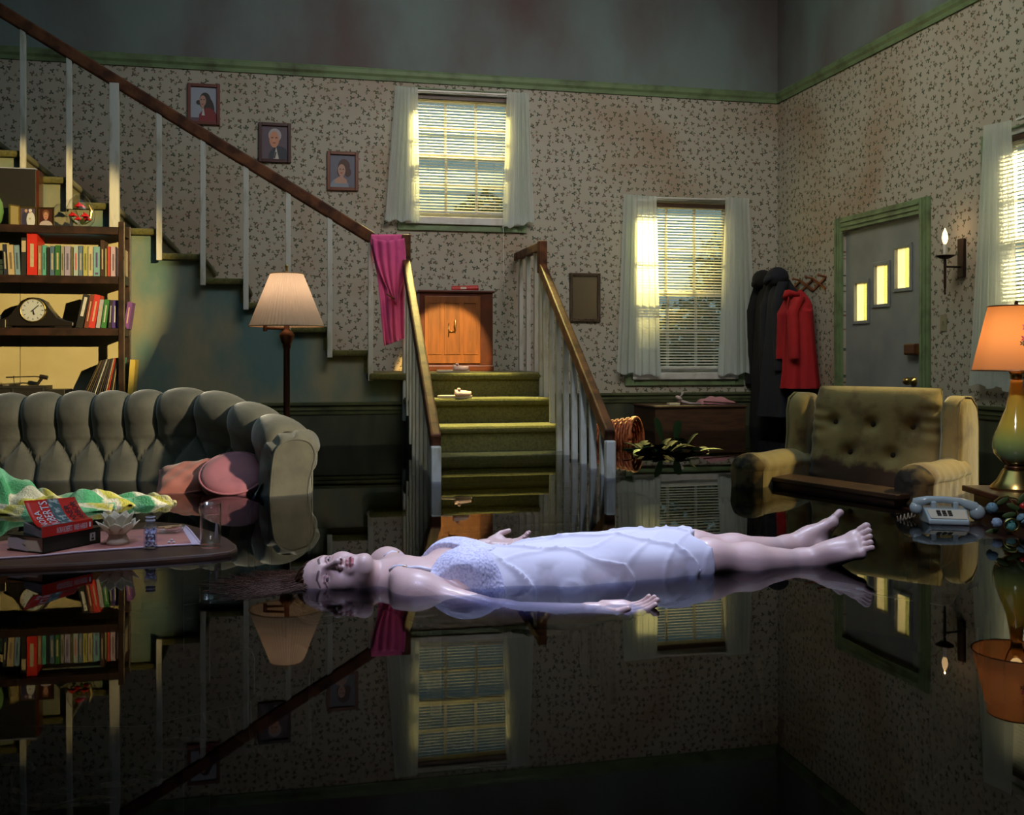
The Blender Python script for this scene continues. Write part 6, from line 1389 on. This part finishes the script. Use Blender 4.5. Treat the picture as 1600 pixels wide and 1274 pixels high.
m2 = N.new('ShaderNodeMapRange'); m2.inputs[1].default_value = .070; m2.inputs[2].default_value = .045; L.new(sx.outputs[2], m2.inputs[0])     # soaked where it lies low, near the water
mm = N.new('ShaderNodeMath'); mm.operation = 'MULTIPLY'; L.new(mr_.outputs[0], mm.inputs[0]); L.new(m2.outputs[0], mm.inputs[1])
ms = [n for n in N if n.type == 'MIX_SHADER']; lastm = [n for n in ms if n.inputs[2].is_linked and n.inputs[2].links[0].from_node.type == 'BSDF_TRANSPARENT'][0]; L.new(mm.outputs[0], lastm.inputs[0])
w1 = N.new('ShaderNodeTexNoise'); w1.inputs['Scale'].default_value = 40; L.new(tc.outputs['Object'], w1.inputs[0]); bp = N.new('ShaderNodeBump'); bp.inputs['Strength'].default_value = .12; bp.inputs['Distance'].default_value = .004; L.new(w1.outputs[0], bp.inputs['Height'])
for n in N:
    if n.type in ('BSDF_DIFFUSE', 'BSDF_TRANSLUCENT'): L.new(bp.outputs[0], n.inputs['Normal'])
dress = np_obj('slip_dress', [dm], M_slip, wm)
# lace cups: thin layer over the bust
def cupF(X):
    d = dF(X) - .0088
    s = (X[..., 0] + .15) * axd[0] + (X[..., 1] - 2.96) * axd[1]; v = (X[..., 0] + .15) * axs[0] + (X[..., 1] - 2.96) * axs[1]
    av = np.abs(v); nk = np.where(av < .105, .003 - (av / .105) * .126, np.minimum(-.123 + (av - .105) / .045 * .13, .03))
    lc = np.sin(X[..., 0] * 420) * np.sin(X[..., 1] * 420 + 2 * np.sin(X[..., 0] * 190)) * np.sin(X[..., 2] * 300 + X[..., 0] * 100)
    d = d - .0007 * np.clip(lc * 3, -1, 1); d = smax(d, (nk - s - .002 * np.sin(av * 500)).astype(f32), .002); return smax(d, (s - .085 - .02 * np.cos(av * 40)).astype(f32), .003)
cl_, ch_ = (-.31, 2.74, -.03), (.0, 3.15, .16)
lace = np_obj('lace_bodice', [nets(cupF, cl_, ch_, .0026)], mat('lace', (.58, .58, .68), .7, var=(150, (.40, .41, .54), .45, .62)), dress)
def surf(x_, y_, prims, off=.004):
    F_ = field(prims, (x_ - .02, y_ - .02, -.1), (x_ + .02, y_ + .02, .25)); zs = np.arange(.22, -.05, -.002, dtype=f32); P_ = np.stack([np.full_like(zs, x_), np.full_like(zs, y_), zs], -1); v = F_(P_) < off; k = int(np.argmax(v)) if v.any() else len(zs) - 1
    return Vector((x_, y_, float(zs[k]))) - Vector(WO)
for (x0, y0), (x1, y1), (x2, y2) in (((-.222, 2.825), (-.28, 2.822), (-.338, 2.852)), ((-.276, 3.047), (-.33, 3.035), (-.372, 3.01))):
    pts = []
    for i in range(9):
        t_ = i / 8; a = (x0 * (1 - t_) + x1 * t_) * (1 - t_) + (x1 * (1 - t_) + x2 * t_) * t_; b = (y0 * (1 - t_) + y1 * t_) * (1 - t_) + (y1 * (1 - t_) + y2 * t_) * t_
        pts.append(surf(a, b, torso + neck + arms, .006))
    st_ = obj('shoulder_strap', MB().tube(pts, .0052, 6), mat('strap_satin', (.62, .62, .68), .4), dress, smooth=True)
    obj('strap_buckle', MB().tube([pts[5] + Vector((cos(a) * .007, sin(a) * .006, .003)) for a in [2 * pi * i / 12 for i in range(13)]], .0012, 5), M_brass, st_)
# hair: cap plus loose wet strands on the water
def hairF(X):
    hv = (X - Hc.astype(f32)) @ HM.astype(f32); x_, y_, z_ = hv[..., 0], hv[..., 1], hv[..., 2]
    q = np.sqrt((x_ / .084) ** 2 + ((y_ + .016) / .110) ** 2 + ((z_ - .036) / .099) ** 2); d = (q - 1) * .09
    st_ = np.sin(np.arctan2(x_, y_ + .03) * 26 + 3 * np.sin(z_ * 40)) * .0022 + np.sin(np.arctan2(x_, y_ + .03) * 61 + z_ * 60) * .0012
    q2 = np.sqrt((x_ / .070) ** 2 + ((y_ + .055) / .062) ** 2 + ((z_ - .095) / .062) ** 2); d = smin(d, (q2 - 1) * .062, .03)
    d = d + st_
    line = .052 - np.clip((z_ - .035) / .07, -1, 1) * .055 - .25 * np.abs(x_)      # hairline: keep only what lies behind it
    line = np.where(z_ < .03, .03 - np.abs(x_) * .35, .058 - (z_ - .03) * 1.05 - np.abs(x_) * .30)
    return smax(d, np.minimum(.079 - 3 * x_ * x_ - z_, y_ - (.012 + np.clip(z_ + .01, -.05, .08) * .35)).astype(f32), .006)
M_hair = mat('dark_brown_hair', (.034, .014, .006), .6, spec=.15, var=(60, (.11, .05, .016), .5, .7), stretch=(1, 6, 6))
np_obj('hair_cap', [nets(hairF, (-.68, 2.74, -.14), (-.40, 3.06, .17), .0028)], M_hair, wm)
m = MB(); rg = random.Random(9)
for i in range(520):
    a = rg.uniform(-1.15, 1.15); st0 = Vector((-.575 - .02 * cos(a) + rg.uniform(-.01, .03), 2.885 + .085 * sin(a) + rg.uniform(-.01, .01), rg.uniform(-.012, .012)))
    L_ = rg.uniform(.06, .30) * (1 - .35 * abs(sin(a))); n_ = 16; ph_ = rg.random() * 6.28; am = rg.uniform(.003, .011); fr_ = rg.uniform(50, 110)
    dr_ = Vector((-cos(a * .62 + rg.uniform(-.15, .15)), sin(a * .62 + rg.uniform(-.15, .15)), 0)); sd_ = Vector((-dr_.y, dr_.x, 0)); pts = []
    for k in range(n_):
        t_ = k / (n_ - 1); s_ = L_ * t_; pts.append(st0 + dr_ * s_ + sd_ * am * sin(s_ * fr_ + ph_) * (.3 + t_) + Vector((0, 0, (-st0.z + .0008 + .0022 * sin(s_ * fr_ * 1.3 + ph_)) * min(1, t_ * 3))) - Vector(WO))
    m.tube(pts, [.0011 * (1 - .5 * k / n_) for k in range(n_)], 3, cap=False)
hs_ = obj('hair_strands', m, M_hair, wm, smooth=True, fixn=False); hs_['kind'] = 'stuff'
m = MB()
for i in range(60):   # wisps at the brow, gold in the lamp light
    a = rg.uniform(-.5, .9); b0 = np.array([.05 * a, .045, .098]); p0 = Vector(hp(*b0)); pts = [p0 + (Vector(hp(b0[0] * 1.6, b0[1] - .05 * t_, b0[2] + .014 * t_)) - p0) * t_ + Vector((0, 0, .003 * sin(t_ * 9 + i))) - Vector(WO) for t_ in [k / 8 for k in range(9)]]
    m.tube(pts, .0009, 3, cap=False)
ws_ = obj('brow_wisps', m, M_hair, wm, smooth=True, fixn=False); ws_['kind'] = 'stuff'
